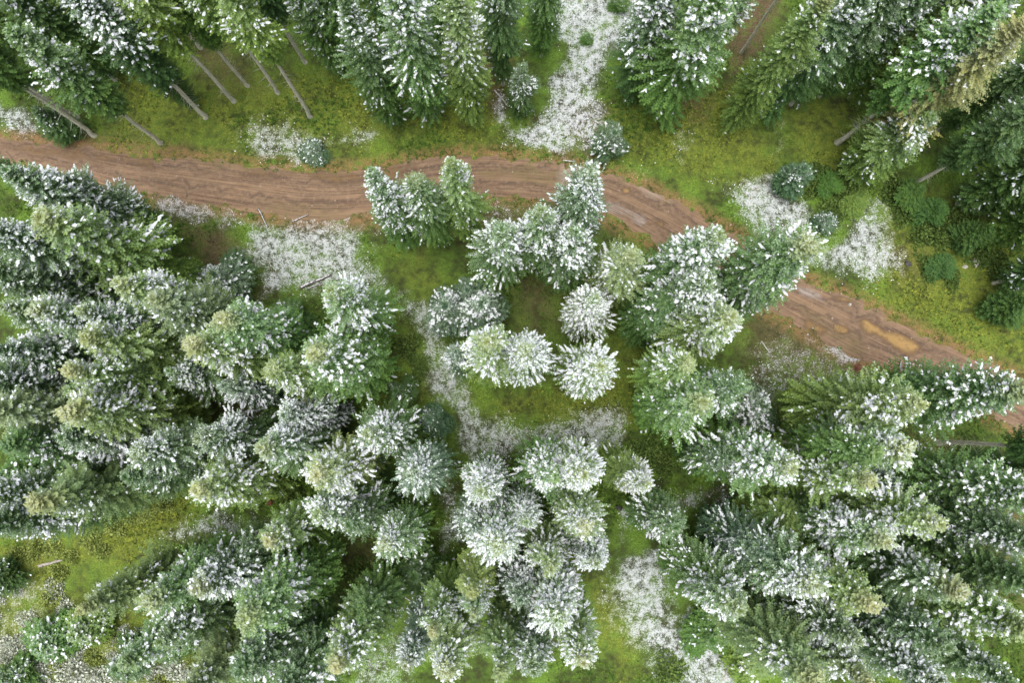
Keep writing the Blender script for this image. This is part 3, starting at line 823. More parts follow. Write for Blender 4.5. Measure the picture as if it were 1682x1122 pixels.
def field(gx, gy, seed, scale):
    """cheap smooth noise in -1..1"""
    r = np.random.default_rng(seed)
    out = np.zeros(gx.shape)
    for f, w in ((1, 1), (2.1, .6), (4.3, .4), (8.5, .28)):
        for _ in range(4):
            a = r.uniform(0, 6.28)
            k = f / scale * r.uniform(.7, 1.3)
            out += w * .5 * np.sin(gx * math.cos(a) * k + gy * math.sin(a) * k + r.uniform(0, 6.28) + 1.5 * np.sin(gx * .37 * k + r.uniform(0, 6)))
    return np.clip(out / 1.6, -1.3, 1.3)


SNOW = [   # polygon, strength, edge softness (m)
    ([(893, -40), (1110, -40), (1075, 45), (1022, 90), (1000, 130), (996, 175), (975, 240), (900, 252), (815, 244), (812, 205), (820, 155), (845, 195), (890, 190), (892, 120), (915, 90)], 1.06, 1.0),
    ([(392, 215), (440, 203), (520, 215), (620, 212), (632, 236), (560, 250), (500, 272), (420, 264), (388, 240)], .9, 1.0),
    ([(-20, 140), (35, 178), (78, 215), (20, 219), (-20, 218)], .95, .7),
    ([(205, 318), (330, 328), (440, 352), (520, 368), (600, 362), (620, 410), (650, 470), (655, 515), (600, 530), (530, 500), (480, 490), (430, 480), (400, 430), (385, 385), (300, 350)], .98, 1.2),
    ([(650, 465), (712, 495), (730, 560), (750, 610), (775, 645), (800, 672), (870, 682), (920, 694), (1015, 665), (1012, 738), (930, 738), (850, 758), (765, 772), (742, 740), (735, 690), (688, 625), (688, 560), (645, 520)], .95, .9),
    ([(1160, 288), (1210, 300), (1268, 275), (1300, 290), (1335, 330), (1362, 385), (1400, 330), (1460, 285), (1475, 440), (1435, 478), (1370, 455), (1325, 430), (1330, 395), (1250, 385), (1200, 345)], 1.02, 1.2),
    ([(1268, 175), (1296, 175), (1294, 270), (1268, 285)], .7, .8),
    ([(1095, 240), (1118, 205), (1136, 215), (1130, 275), (1104, 278)], .65, .7),
    ([(1222, 560), (1290, 525), (1390, 590), (1405, 612), (1350, 640), (1345, 690), (1290, 690), (1240, 660), (1212, 605)], .72, 1.5),
    ([(1330, 640), (1380, 690), (1370, 720), (1330, 720)], .5, 1.0),
    ([(722, 770), (752, 770), (765, 880), (730, 905)], .95, .8),
    ([(1000, 830), (1050, 812), (1110, 798), (1200, 800), (1220, 832), (1180, 856), (1100, 852), (1040, 875), (1045, 955), (1000, 962), (995, 880)], .92, 1.0),
    ([(1005, 890), (1090, 890), (1108, 960), (1122, 1005), (1165, 1015), (1210, 1055), (1235, 1150), (1085, 1150), (1032, 1040), (995, 980)], 1.0, 1.2),
    ([(255, 872), (330, 842), (490, 838), (485, 862), (400, 882), (330, 895), (260, 892)], .85, .9),
    ([(585, 890), (690, 925), (690, 960), (600, 975), (575, 930)], .65, 1.0),
    ([(-60, 955), (80, 955), (150, 1010), (250, 1005), (340, 1000), (360, 1160), (-60, 1160)], .65, 2.0),
    ([(560, 1160), (600, 1060), (660, 1030), (680, 1160)], .8, .9),
    ([(1350, 562), (1372, 566), (1412, 590), (1395, 594), (1350, 575)], .95, .35),
    ([(1290, 525), (1350, 560), (1345, 575), (1285, 540)], .7, .5),
    ([(785, 318), (880, 325), (870, 370), (800, 372)], .72, 1.0),
    ([(1010, 255), (1080, 270), (1150, 335), (1215, 380), (1190, 372), (1100, 320), (1020, 285)], .5, .7),
    ([(820, 235), (990, 240), (950, 268), (830, 258)], .45, .7),
    ([(560, 255), (640, 262), (640, 280), (540, 282)], .35, .8),
    ([(1390, 20), (1425, -20), (1400, 100), (1385, 110)], .7, .6),
    ([(1620, 335), (1655, 340), (1660, 355), (1625, 355)], .7, .5),
    ([(-20, 940), (90, 950), (160, 1000), (60, 1010), (-20, 990)], .75, 1.5),
    ([(-20, 770), (60, 772), (50, 800), (-20, 830)], .5, 1.0),
    ([(1545, 520), (1580, 520), (1590, 545), (1550, 545)], .35, .8),
    ([(1085, 840), (1130, 830), (1200, 1000), (1130, 1010)], .15, 1.5),
    ([(940, 500), (1010, 500), (1000, 560), (930, 560)], .3, 1.5),
]
YELLOW = [
    ([(-40, 960), (330, 1000), (340, 1160), (-40, 1160)], .95, 2.0),
    ([(190, 120), (830, 120), (830, 255), (180, 245)], .8, 2.5),
    ([(1000, 170), (1190, 150), (1290, 260), (1270, 300), (1150, 300), (1010, 240)], .85, 1.5),
    ([(1285, 180), (1390, 180), (1400, 330), (1300, 280)], .8, 1.5),
    ([(1450, 330), (1700, 360), (1700, 620), (1560, 570), (1440, 490)], .85, 2.0),
    ([(-40, 885), (120, 870), (250, 825), (330, 800), (310, 850), (250, 905), (60, 985), (-40, 985)], 1.0, 1.2),
    ([(645, 430), (715, 440), (740, 490), (690, 500)], .7, 1.5),
    ([(640, 510), (700, 560), (705, 660), (650, 650)], .6, 1.5),
    ([(770, 650), (930, 640), (1030, 600), (1030, 680), (930, 695), (800, 685)], .75, 1.2),
    ([(1010, 500), (1080, 560), (1090, 640), (1010, 680), (990, 600)], .65, 1.5),
    ([(960, 950), (1010, 970), (1050, 1060), (1040, 1110), (980, 1040)], .8, 1.2),
    ([(925, 800), (950, 900), (960, 980), (930, 980), (920, 880)], .6, 1.0),
    ([(1250, 680), (1330, 680), (1340, 720), (1250, 735)], .7, 1.0),
    ([(1400, 1030), (1480, 1040), (1500, 1110), (1430, 1100)], .4, 1.5),
    ([(1230, 970), (1270, 960), (1270, 1010), (1230, 1020)], .6, 1.0),
]
BROWN = [
    ([(318, 370), (390, 380), (420, 470), (330, 480)], .8, 1.2),
    ([(840, 455), (930, 455), (930, 545), (850, 550)], .55, 1.5),
    ([(270, 640), (410, 640), (400, 690), (280, 690)], .7, 1.5),
    ([(1205, 520), (1290, 500), (1400, 590), (1400, 620), (1330, 640), (1230, 600)], .7, 1.5),
    ([(1385, 590), (1425, 590), (1430, 620), (1390, 618)], 1.0, .6),
    ([(560, 880), (640, 880), (640, 950), (560, 950)], .6, 1.5),
    ([(630, 960), (700, 960), (680, 1000), (620, 990)], .8, 1.0),
    ([(1230, 800), (1290, 780), (1340, 810), (1260, 850)], .6, 1.0),
    ([(1460, 770), (1530, 700), (1560, 730), (1500, 820)], .6, 1.5),
    ([(190, 310), (380, 330), (520, 350), (610, 340), (610, 385), (440, 372), (300, 350)], .75, 1.0),
    ([(690, 340), (900, 310), (1000, 340), (1000, 390), (700, 390)], .75, 1.0),
    ([(930, 170), (990, 150), (990, 260), (930, 260)], .5, 1.0),
    ([(-20, 215), (220, 225), (330, 250), (200, 262), (-20, 240)], .7, .8),
    ([(1470, 400), (1530, 410), (1530, 470), (1470, 460)], .4, 1.0),
    ([(60, 890), (100, 890), (90, 920), (50, 920)], .5, .8),
    ([(1205, -30), (1300, -30), (1235, 110), (1190, 140)], 1.0, .8),  # from here down, litter brown paints the deep shade of the crown gaps
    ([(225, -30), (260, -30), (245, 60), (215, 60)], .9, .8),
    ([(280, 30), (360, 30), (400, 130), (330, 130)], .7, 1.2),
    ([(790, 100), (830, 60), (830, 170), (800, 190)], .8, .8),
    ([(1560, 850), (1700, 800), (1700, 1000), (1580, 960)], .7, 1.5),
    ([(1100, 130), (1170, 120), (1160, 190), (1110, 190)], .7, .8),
]
ROAD_TOP = [(-330, 232), (-120, 228), (0, 229), (60, 231), (130, 239), (200, 251), (300, 259), (400, 270), (480, 279), (560, 282), (640, 273), (700, 260), (760, 253), (830, 257), (900, 264), (960, 272), (1020, 290), (1080, 317), (1140, 346), (1200, 381), (1250, 417), (1310, 456), (1380, 481), (1450, 516), (1520, 551), (1600, 588), (1682, 628), (1800, 690), (1960, 780)]
ROAD_BOT = [(-330, 262), (-120, 254), (0, 258), (60, 270), (130, 292), (190, 314), (260, 322), (350, 336), (430, 350), (500, 361), (580, 360), (660, 350), (720, 338), (780, 322), (850, 324), (920, 330), (980, 347), (1040, 380), (1090, 410), (1150, 447), (1210, 481), (1270, 512), (1330, 548), (1400, 587), (1450, 604), (1520, 632), (1600, 668), (1720, 735), (1880, 825)]


def resample(pts, n):
    p = np.array(pts, float)
    x, y = at(p[:, 0], p[:, 1])
    q = np.stack([x, y], 1)
    # smooth (Chaikin) then even spacing
    for _ in range(2):
        a = q[:-1] * .75 + q[1:] * .25
        b = q[:-1] * .25 + q[1:] * .75
        q = np.concatenate([q[:1], np.stack([a, b], 1).reshape(-1, 2), q[-1:]])
    d = np.concatenate([[0], np.cumsum(np.linalg.norm(np.diff(q, axis=0), axis=1))])
    s = np.linspace(0, d[-1], n)
    return np.stack([np.interp(s, d, q[:, 0]), np.interp(s, d, q[:, 1])], 1)


NR = 620
rtop, rbot = resample(ROAD_TOP, NR), resample(ROAD_BOT, NR)
road_outline_x = np.concatenate([rtop[:, 0], rbot[::-1, 0]])[::6]
road_outline_y = np.concatenate([rtop[:, 1], rbot[::-1, 1]])[::6]


def road_sd(gx, gy):
    n = len(road_outline_x)
    d = np.full(gx.shape, 1e9); inside = np.zeros(gx.shape, bool)
    for i in range(n):
        x0, y0, x1, y1 = road_outline_x[i], road_outline_y[i], road_outline_x[(i + 1) % n], road_outline_y[(i + 1) % n]
        ex, ey = x1 - x0, y1 - y0
        t = np.clip(((gx - x0) * ex + (gy - y0) * ey) / (ex * ex + ey * ey + 1e-9), 0, 1)
        d = np.minimum(d, (gx - x0 - t * ex) ** 2 + (gy - y0 - t * ey) ** 2)
        inside ^= ((y0 > gy) != (y1 > gy)) & (gx < x0 + (gy - y0) * ex / (ey if abs(ey) > 1e-9 else 1e-9))
    return np.sqrt(d) * np.where(inside, 1, -1)


def masks(gx, gy):
    wob = field(gx, gy, 3, 1.6) * .9 + field(gx, gy, 4, .5) * .35
    out = []
    for group in (SNOW, YELLOW, BROWN):
        m = np.zeros(gx.shape)
        for pts, s, soft in group:
            sd = poly_sd(gx, gy, pts) + wob * min(1, soft)
            v = np.clip(sd / (3.4 * soft) + .5, 0, 1)
            m = np.maximum(m, s * v * v * (3 - 2 * v))
        out.append(m)
    return out


def axis(lo, hi, step, far, n):
    core = np.arange(lo, hi + step * .5, step)
    g = np.geomspace(1.0, far, n)
    return np.concatenate([(lo - g)[::-1], core, hi + g])


gxs = axis(-52, 52, .24, 900, 16)
gys = axis(-32, 46, .24, 900, 16)
GX, GY = np.meshgrid(gxs, gys)
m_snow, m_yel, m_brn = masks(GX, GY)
rsd = road_sd(GX, GY)
verge = np.clip(1 - np.abs(rsd + .3) / 1.1, 0, 1)
hgt = .10 * field(GX, GY, 8, 3.0) + .05 * field(GX, GY, 9, .8)
hgt *= np.clip((-rsd) / 2.0, 0, 1)
hgt -= .05 * np.clip(rsd + .6, 0, 1)            # the road lies in a shallow bed
nx, ny = len(gxs), len(gys)
V = np.stack([GX, GY, hgt], -1).reshape(-1, 3)
ii = np.arange(nx * ny).reshape(ny, nx)
quads = np.stack([ii[:-1, :-1], ii[:-1, 1:], ii[1:, 1:], ii[1:, :-1]], -1).reshape(-1, 4)


def ground_material():
    m, nt, b = new_mat('forest_floor')
    tc = N(nt, 'ShaderNodeTexCoord')
    p = tc.outputs['Object']
    s = attr(nt, 'snow').outputs['Fac']
    y = attr(nt, 'yellow').outputs['Fac']
    br = attr(nt, 'brown').outputs['Fac']
    vg = attr(nt, 'verge').outputs['Fac']
    n_big = noise_tex(nt, .35, 3, .6, p)
    n_mid = noise_tex(nt, 1.6, 4, .65, p)
    n_fine = noise_tex(nt, 7.0, 3, .75, p)
    s = math_n(nt, 'MULTIPLY', s, remap(nt, n_mid, .35, .6, .62, 1.12))
    n_gran = noise_tex(nt, 13.0, 4, .9, p)
    mott = math_n(nt, 'ADD', math_n(nt, 'MULTIPLY', n_fine, .55), math_n(nt, 'MULTIPLY', n_gran, .45))
    green = mixc(nt, remap(nt, mott, .38, .62), (0.052, 0.105, 0.016), (0.190, 0.310, 0.045))
    dark = mixc(nt, remap(nt, n_mid, .4, .62), (0.050, 0.060, 0.020), (0.075, 0.125, 0.024))
    green = mixc(nt, remap(nt, n_big, .42, .6), dark, green)
    yel = mixc(nt, remap(nt, mott, .36, .64), (0.065, 0.100, 0.014), (0.30, 0.35, 0.052))
    olive = mixc(nt, remap(nt, n_mid, .40, .62), (0.17, 0.14, 0.035), yel)
    yel = mixc(nt, remap(nt, n_big, .35, .6), yel, olive)
    c = mixc(nt, math_n(nt, 'MULTIPLY', y, remap(nt, n_mid, .38, .58, .10, 1.0), True), green, yel)
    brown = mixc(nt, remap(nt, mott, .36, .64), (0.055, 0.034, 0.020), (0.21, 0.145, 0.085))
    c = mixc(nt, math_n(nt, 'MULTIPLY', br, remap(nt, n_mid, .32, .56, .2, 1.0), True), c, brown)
    dirt = mixc(nt, remap(nt, mott, .36, .64), (0.16, 0.095, 0.042), (0.36, 0.22, 0.105))
    c = mixc(nt, math_n(nt, 'MULTIPLY', vg, remap(nt, n_mid, .36, .56, .0, 1.0), True), c, dirt)
    # thin granular snow: grass and litter poke through where it is thin
    thr = math_n(nt, 'SUBTRACT', .77, math_n(nt, 'MULTIPLY', s, .295))
    gr = math_n(nt, 'ADD', math_n(nt, 'MULTIPLY', n_gran, .62), math_n(nt, 'MULTIPLY', n_fine, .38))
    k = math_n(nt, 'MULTIPLY', math_n(nt, 'SUBTRACT', gr, thr), 7.0)
    k = math_n(nt, 'MULTIPLY', math_n(nt, 'ADD', k, .5, True), remap(nt, s, 0.02, .2), True)
    snow = mixc(nt, n_fine, (0.36, 0.39, 0.39), (0.73, 0.75, 0.76))
    c = mixc(nt, k, c, snow)
    nt.links.new(c, b.inputs['Base Color'])
    b.inputs['Roughness'].default_value = .95
    bump(nt, b, math_n(nt, 'ADD', mott, math_n(nt, 'MULTIPLY', n_mid, .6)), .9, .12)
    return m


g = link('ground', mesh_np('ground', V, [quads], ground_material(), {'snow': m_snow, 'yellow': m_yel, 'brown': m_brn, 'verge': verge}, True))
tag(g, 'forest floor of olive grass, brown litter and thin patchy snow', None, None, 'structure')

# ------------------------------------------------------------------ the dirt road
NA = 27
rng = np.random.default_rng(12)
acr = np.linspace(0, 1, NA)
s_along = np.concatenate([[0], np.cumsum(np.linalg.norm(np.diff((rtop + rbot) / 2, axis=0), axis=1))])
jt = .28 * np.interp(s_along, np.arange(0, s_along[-1] + 1, .55), rng.normal(size=len(np.arange(0, s_along[-1] + 1, .55)))) + .07 * rng.normal(size=NR)
jb = .30 * np.interp(s_along, np.arange(0, s_along[-1] + 1, .7), rng.normal(size=len(np.arange(0, s_along[-1] + 1, .7)))) + .10 * rng.normal(size=NR)
dirv = norm(rbot - rtop)
RW = np.linalg.norm(rbot - rtop, axis=1)
rt_, rb_ = rtop + dirv * jt[:, None], rbot + dirv * jb[:, None]
RV = rt_[:, None, :] * (1 - acr)[None, :, None] + rb_[:, None, :] * acr[None, :, None]
ruts = np.zeros((NR, NA))
wander = .012 * np.sin(s_along * .12)
for cpos, depth, wid in ((.20, .05, .05), (.33, .035, .04), (.62, .05, .05), (.76, .04, .035)):
    ruts -= depth * np.exp(-((acr[None, :] - cpos - wander[:, None]) / wid) ** 2)
edge = np.minimum(acr, 1 - acr)[None, :]
zz = -.035 + .03 * np.clip(edge / .08, 0, 1) + ruts * .35 + .004 * rng.normal(size=(NR, NA))
zz = np.maximum(zz, -.04)
wob = .06 * field(RV[:, :, 0], RV[:, :, 1], 31, .8)


def rmask(pts, soft, amp):
    sd = poly_sd(RV[:, :, 0], RV[:, :, 1], pts) + field(RV[:, :, 0], RV[:, :, 1], 33, .9) * amp
    return np.clip(sd / soft + .5, 0, 1)


mud = np.maximum.reduce([
    .95 * rmask([(1422, 528), (1440, 532), (1478, 554), (1508, 563), (1514, 574), (1495, 578), (1466, 566), (1430, 545)], .9, .35),
    .7 * rmask([(1370, 532), (1390, 538), (1392, 548), (1372, 543)], .3, .2),
    .6 * rmask([(1325, 525), (1360, 540), (1350, 552), (1320, 538)], .6, .3),
    .75 * rmask([(1022, 308), (1034, 310), (1036, 318), (1024, 318)], .3, .15),
    .6 * rmask([(1075, 362), (1090, 365), (1090, 374), (1076, 370)], .3, .15),
    .6 * rmask([(1360, 480), (1400, 490), (1405, 500), (1370, 492)], .4, .25),
    .35 * rmask([(0, 232), (120, 244), (250, 262), (250, 275), (100, 262), (0, 248)], 1.2, .5),
    .4 * rmask([(400, 275), (560, 288), (690, 268), (690, 282), (560, 300), (400, 288)], 1.2, .5),
])
rsnow = np.maximum.reduce([
    .45 * rmask([(1312, 472), (1345, 482), (1350, 492), (1315, 482)], .3, .2),
    .35 * rmask([(1000, 330), (1060, 358), (1058, 366), (1000, 342)], .4, .3),
    .25 * rmask([(1046, 300), (1100, 322), (1098, 330), (1046, 310)], .6, .3),
    .3 * rmask([(920, 265), (975, 275), (940, 320), (925, 300)], .8, .4),
])
rgrass = np.maximum.reduce([
    .7 * rmask([(770, 272), (900, 280), (950, 290), (900, 296), (780, 292)], .8, .6),
    .6 * rmask([(1310, 505), (1345, 520), (1420, 570), (1405, 582), (1330, 540)], .8, .5),
    .6 * rmask([(300, 250), (480, 276), (560, 282), (560, 292), (400, 280), (300, 265)], .6, .5),
    .45 * rmask([(430, 335), (600, 345), (760, 318), (760, 330), (600, 365), (430, 352)], .8, .6),
])
ri = np.arange(NR * NA).reshape(NR, NA)
rq = np.stack([ri[:-1, :-1], ri[1:, :-1], ri[1:, 1:], ri[:-1, 1:]], -1).reshape(-1, 4)
across = np.repeat(acr[None, :] - wander[:, None], NR if False else 1, 0)


def road_material():
    m, nt, b = new_mat('brown_dirt')
    a = attr(nt, 'across').outputs['Fac']
    l = attr(nt, 'along').outputs['Fac']
    cmb = N(nt, 'ShaderNodeCombineXYZ')
    nt.links.new(math_n(nt, 'MULTIPLY', a, 16.0), cmb.inputs[0])
    nt.links.new(math_n(nt, 'MULTIPLY', l, .07), cmb.inputs[1])
    streak = noise_tex(nt, 1.6, 4, .7, cmb.outputs[0])
    cmb2 = N(nt, 'ShaderNodeCombineXYZ')
    nt.links.new(math_n(nt, 'MULTIPLY', a, 60.0), cmb2.inputs[0])
    nt.links.new(math_n(nt, 'MULTIPLY', l, .30), cmb2.inputs[1])
    streak2 = noise_tex(nt, 1.2, 3, .7, cmb2.outputs[0])
    tc = N(nt, 'ShaderNodeTexCoord')
    p = tc.outputs['Object']
    n1 = noise_tex(nt, .5, 4, .6, p)
    n2 = noise_tex(nt, 3.0, 4, .7, p)
    n3 = noise_tex(nt, 14.0, 2, .8, p)
    c = mixc(nt, remap(nt, streak, .40, .62), (0.125, 0.080, 0.053), (0.330, 0.212, 0.124))
    c = mixc(nt, remap(nt, streak2, .5, .68, 0, .55), c, (0.40, 0.28, 0.20))
    c = mixc(nt, remap(nt, n1, .42, .62, 0, .5), c, (0.270, 0.185, 0.115))
    c = mixc(nt, remap(nt, n3, .35, .65, .0, .35), c, (0.10, 0.07, 0.05))
    rt = attr(nt, 'rut').outputs['Fac']
    c = mixc(nt, math_n(nt, 'MULTIPLY', rt, remap(nt, n1, .3, .6, .35, 1.0), True), c, (0.085, 0.060, 0.048))
    c = mixc(nt, remap(nt, n2, .5, .72, 0, .55), c, (0.33, 0.235, 0.16))
    wv = remap(nt, n2, .4, .65, .0, 1.0)
    g_ = attr(nt, 'grassy').outputs['Fac']
    c = mixc(nt, math_n(nt, 'MULTIPLY', g_, wv, True), c, (0.145, 0.130, 0.045))
    md = attr(nt, 'mud').outputs['Fac']
    c = mixc(nt, remap(nt, md, .05, .4, 0, .75), c, (0.10, 0.065, 0.042))       # soaked mud round the puddles
    md = math_n(nt, 'MULTIPLY', remap(nt, md, .25, .85), remap(nt, n2, .3, .5, .55, 1.0))
    c = mixc(nt, md, c, mixc(nt, n2, (0.27, 0.165, 0.060), (0.43, 0.275, 0.105)))
    sn = attr(nt, 'snow').outputs['Fac']
    c = mixc(nt, math_n(nt, 'MULTIPLY', sn, remap(nt, streak2, .4, .6), True), c, (0.62, 0.60, 0.58))
    nt.links.new(c, b.inputs['Base Color'])
    nt.links.new(remap(nt, md, .3, 1.0, .9, .22), b.inputs['Roughness'])
    bump(nt, b, math_n(nt, 'ADD', math_n(nt, 'MULTIPLY', n3, .8), streak2), .35, .04)
    return m


road = link('dirt_road', mesh_np('dirt_road', np.concatenate([RV, zz[:, :, None]], -1).reshape(-1, 3), [rq], road_material(), {
    'across': (jt[:, None] * (1 - acr)[None, :] + (RW + jb)[:, None] * acr[None, :]) / RW[:, None], 'along': np.repeat(s_along, NA),
    'rut': np.clip(-ruts / .05, 0, 1) * .75, 'mud': mud, 'snow': rsnow, 'grassy': rgrass}, True))
tag(road, 'rutted brown dirt road curving through the forest', None, None, 'structure')

# ------------------------------------------------------------------ grass tufts, snow crumbs
rs = np.random.default_rng(99)


def scatter(n):
    """random floor points inside the picture's ground footprint"""
    px = rs.uniform(-60, PW + 60, n); py = rs.uniform(-60, PH + 60, n)
    x, y = at(px, py)
    return x, y


def grass_material(name, a, bb):
    m, nt, b = new_mat(name)
    t = attr(nt, 'tint').outputs['Fac']
    nt.links.new(mixc(nt, t, a, bb), b.inputs['Base Color'])
    return m


def tufts(name, x, y, size, mat, blades=6):
    n = len(x)
    a = rs.uniform(0, 6.283, (n, blades))
    el = rs.uniform(.25, 1.2, (n, blades))
    ln = size[:, None] * rs.uniform(.6, 1.2, (n, blades))
    dx, dy, dz = np.cos(a) * np.cos(el) * ln, np.sin(a) * np.cos(el) * ln, np.sin(el) * ln
    wx, wy = -np.sin(a) * .16 * size[:, None], np.cos(a) * .16 * size[:, None]
    bx, by = x[:, None] + dx * .1, y[:, None] + dy * .1
    z0 = -.05
    v = np.stack([np.stack([bx + wx, by + wy, np.full_like(bx, z0)], -1), np.stack([bx - wx, by - wy, np.full_like(bx, z0)], -1),
                  np.stack([bx + dx, by + dy, dz + z0 + .03], -1)], 2).reshape(-1, 3)
    tri = np.arange(len(v)).reshape(-1, 3)
    t = np.repeat(np.clip(rs.normal(.45, .42, n), 0, 1), blades * 3)
    return link(name, mesh_np(name, v, [tri], mat, {'tint': t}))


x, y = scatter(210000)
ms, my, mb = masks(x, y)
off_road = road_sd(x, y) < rs.normal(.05, .22, len(x))
fld = field(x, y, 51, 2.2)
r = rs.random(len(x))
yl = off_road & (my * .9 > r) & (ms < .55) & (fld < .45)
gr = off_road & ~yl & (r < np.clip(.30 + .45 * fld, .05, .85)) & (ms < .5) & (mb < .5)
dry = off_road & ~yl & ~gr & (r < .22 * (mb > .3) + .10 * (ms > .3))
tag(tufts('yellow_grass', x[yl], y[yl], rs.uniform(.10, .26, yl.sum()), grass_material('yellow_grass', (0.06, 0.11, 0.016), (0.36, 0.39, 0.065))),
    'olive and yellow autumn grass on the open forest floor', 'grass', None, 'stuff')
tag(tufts('green_grass', x[gr], y[gr], rs.uniform(.12, .34, gr.sum()), grass_material('green_grass', (0.045, 0.095, 0.018), (0.15, 0.24, 0.04))),
    'green undergrowth on the forest floor', 'undergrowth', None, 'stuff')
tag(tufts('dry_stalks', x[dry], y[dry], rs.uniform(.10, .24, dry.sum()), grass_material('dry_stalks', (0.05, 0.045, 0.03), (0.25, 0.19, 0.11)), 4),
    'dry brown stalks poking through thin snow', 'dry grass', None, 'stuff')
# little crumbs of snow lying on the grass
x, y = scatter(260000)
ms, my, mb = masks(x, y)
k = (rs.random(len(x)) < np.clip(ms * 1.2 - .3, 0, 1) * .26) & (road_sd(x, y) < -.1)
x, y = x[k], y[k]
n = len(x)
sz = rs.uniform(.025, .065, n)
ring = []
for j in range(5):
    a = j * 2 * math.pi / 5 + rs.uniform(-.3, .3, n)
    q = sz * rs.uniform(.7, 1.3, n)
    ring.append(np.stack([x + np.cos(a) * q, y + np.sin(a) * q, np.full(n, -.03)], -1))
ring.append(np.stack([x + rs.normal(size=n) * .02, y + rs.normal(size=n) * .02, sz * rs.uniform(.5, 1.0, n) + .03], -1))
v = np.stack(ring, 1)
ix = np.arange(n * 6).reshape(n, 6)
tri = np.concatenate([ix[:, [j, (j + 1) % 5, 5]] for j in range(5)])
tag(link('snow_crumbs', mesh_np('snow_crumbs', v.reshape(-1, 3), [tri], M_SNOW)), 'thin crumbly snow lying on the grass', 'snow', None, 'stuff')


# stones and clods on the road
x, y = scatter(26000)
k = road_sd(x, y) > rs.normal(.0, .25, len(x))
x, y = x[k], y[k]
n = len(x)
sz = rs.uniform(.02, .07, n) * np.where(rs.random(n) < .08, 1.8, 1)
ring = [np.stack([x + np.cos(j * 1.2566 + .3) * sz * rs.uniform(.7, 1.3, n), y + np.sin(j * 1.2566 + .3) * sz * rs.uniform(.7, 1.3, n), np.full(n, -.06)], -1) for j in range(5)]
ring.append(np.stack([x, y, sz * rs.uniform(.4, .8, n) - .01], -1))
ix = np.arange(n * 6).reshape(n, 6)
tri = np.concatenate([ix[:, [j, (j + 1) % 5, 5]] for j in range(5)])
tag(link('gravel', mesh_np('gravel', np.stack(ring, 1).reshape(-1, 3), [tri], grass_material('road_gravel', (0.10, 0.07, 0.05), (0.42, 0.34, 0.27)), {'tint': np.repeat(rs.random(n), 6)})),
    'small stones and clods on the dirt road', 'gravel', None, 'stuff')

# ------------------------------------------------------------------ logs, sticks, stones, shrubs
def limb_mesh(name, pts, radii, mat, seed=0, stubs=0):
    """tapered, slightly crooked pole with broken ends and side stubs"""
    rr = np.random.default_rng(seed)
    pts = np.array(pts, float); k = 8
    P = []
    for i in range(len(pts)):
        d = norm(pts[min(i + 1, len(pts) - 1)] - pts[max(i - 1, 0)])
        s = norm(np.cross(d, [0, 0, 1.0]) + 1e-6); u = np.cross(s, d)
        a = np.arange(k) * 2 * math.pi / k
        rad = radii[i] * rr.uniform(.85, 1.15, k)
        ringp = pts[i] + s * (np.cos(a) * rad)[:, None] + u * (np.sin(a) * rad)[:, None]
        if i in (0, len(pts) - 1):
            ringp = ringp + d * rr.uniform(-.1, .1, k)[:, None] * radii[i] * 4
        P.append(ringp)
    v = np.concatenate(P); f4 = []
    for i in range(len(pts) - 1):
        for j in range(k):
            f4.append((i * k + j, i * k + (j + 1) % k, (i + 1) * k + (j + 1) % k, (i + 1) * k + j))
    caps = np.array([list(range(k))[::-1], list(range((len(pts) - 1) * k, len(pts) * k))])
    faces = [np.array(f4), caps]
    st, sf = [], []
    for _ in range(stubs):
        i = rr.integers(0, len(pts) - 1); t = rr.random()
        p = pts[i] * (1 - t) + pts[i + 1] * t
        d = norm(rr.normal(size=3) + [0, 0, .4]); l = rr.uniform(.2, .7); w = radii[i] * .35
        s = norm(np.cross(d, [0.3, 0.1, 1])); u = np.cross(s, d)
        b0 = len(v) + len(st)
        st += [p + s * w, p - s * w * .6 + u * w, p - s * w * .6 - u * w, p + d * l]
        sf += [(b0, b0 + 1, b0 + 3), (b0 + 1, b0 + 2, b0 + 3), (b0 + 2, b0, b0 + 3)]
    if st:
        v = np.concatenate([v, np.array(st)]); faces.append(np.array(sf))
    return mesh_np(name, v, faces, mat, None, True)


def log(name, cat, label, a, b, rad, mat, group=None, stubs=5, seed=0, snow=True, lift=.0):
    rr = np.random.default_rng(seed + 100)
    (ax, ay), (bx, by) = at(*a), at(*b)
    c = np.array([(ax + bx) / 2, (ay + by) / 2, 0.0])
    n = 7
    pts = np.stack([np.linspace(ax, bx, n), np.linspace(ay, by, n), np.full(n, rad * .7 + lift)], 1) - c
    pts[:, :2] += rr.normal(size=(n, 2)) * rad * .22
    rd = np.linspace(rad, rad * .62, n)
    root = bpy.data.objects.new(name, None); COL.objects.link(root); root.location = c
    tag(root, label, cat, group)
    link('trunk' if cat == 'log' else 'shaft', limb_mesh(name, pts, rd, mat, seed, stubs), root)
    if snow:
        # a ragged crust of snow along the upper side
        m = 34
        V, F = [], []
        d = norm(pts[-1] - pts[0]); s = np.cross([0, 0, 1], d); up = np.array([0, 0, 1.0])
        for i in range(m):
            t = .04 + .92 * i / (m - 1); j = t * (n - 1); i0 = min(int(j), n - 2); q = pts[i0] * (1 - (j - i0)) + pts[i0 + 1] * (j - i0)
            r0 = rad * (1 - .38 * t)
            w1, w2 = r0 * rr.uniform(.05, .75), r0 * rr.uniform(.05, .75)
            V += [q + s * w1 + up * r0 * .8, q + up * (r0 * 1.02 + rr.uniform(.01, .05)), q - s * w2 + up * r0 * .8]
            if i:
                k = i * 3
                F += [(k - 3, k, k + 1, k - 2), (k - 2, k + 1, k + 2, k - 1)]
        link('snow', mesh_np(name + '_snow', np.array(V), [np.array(F)], M_SNOW), root)
    return root


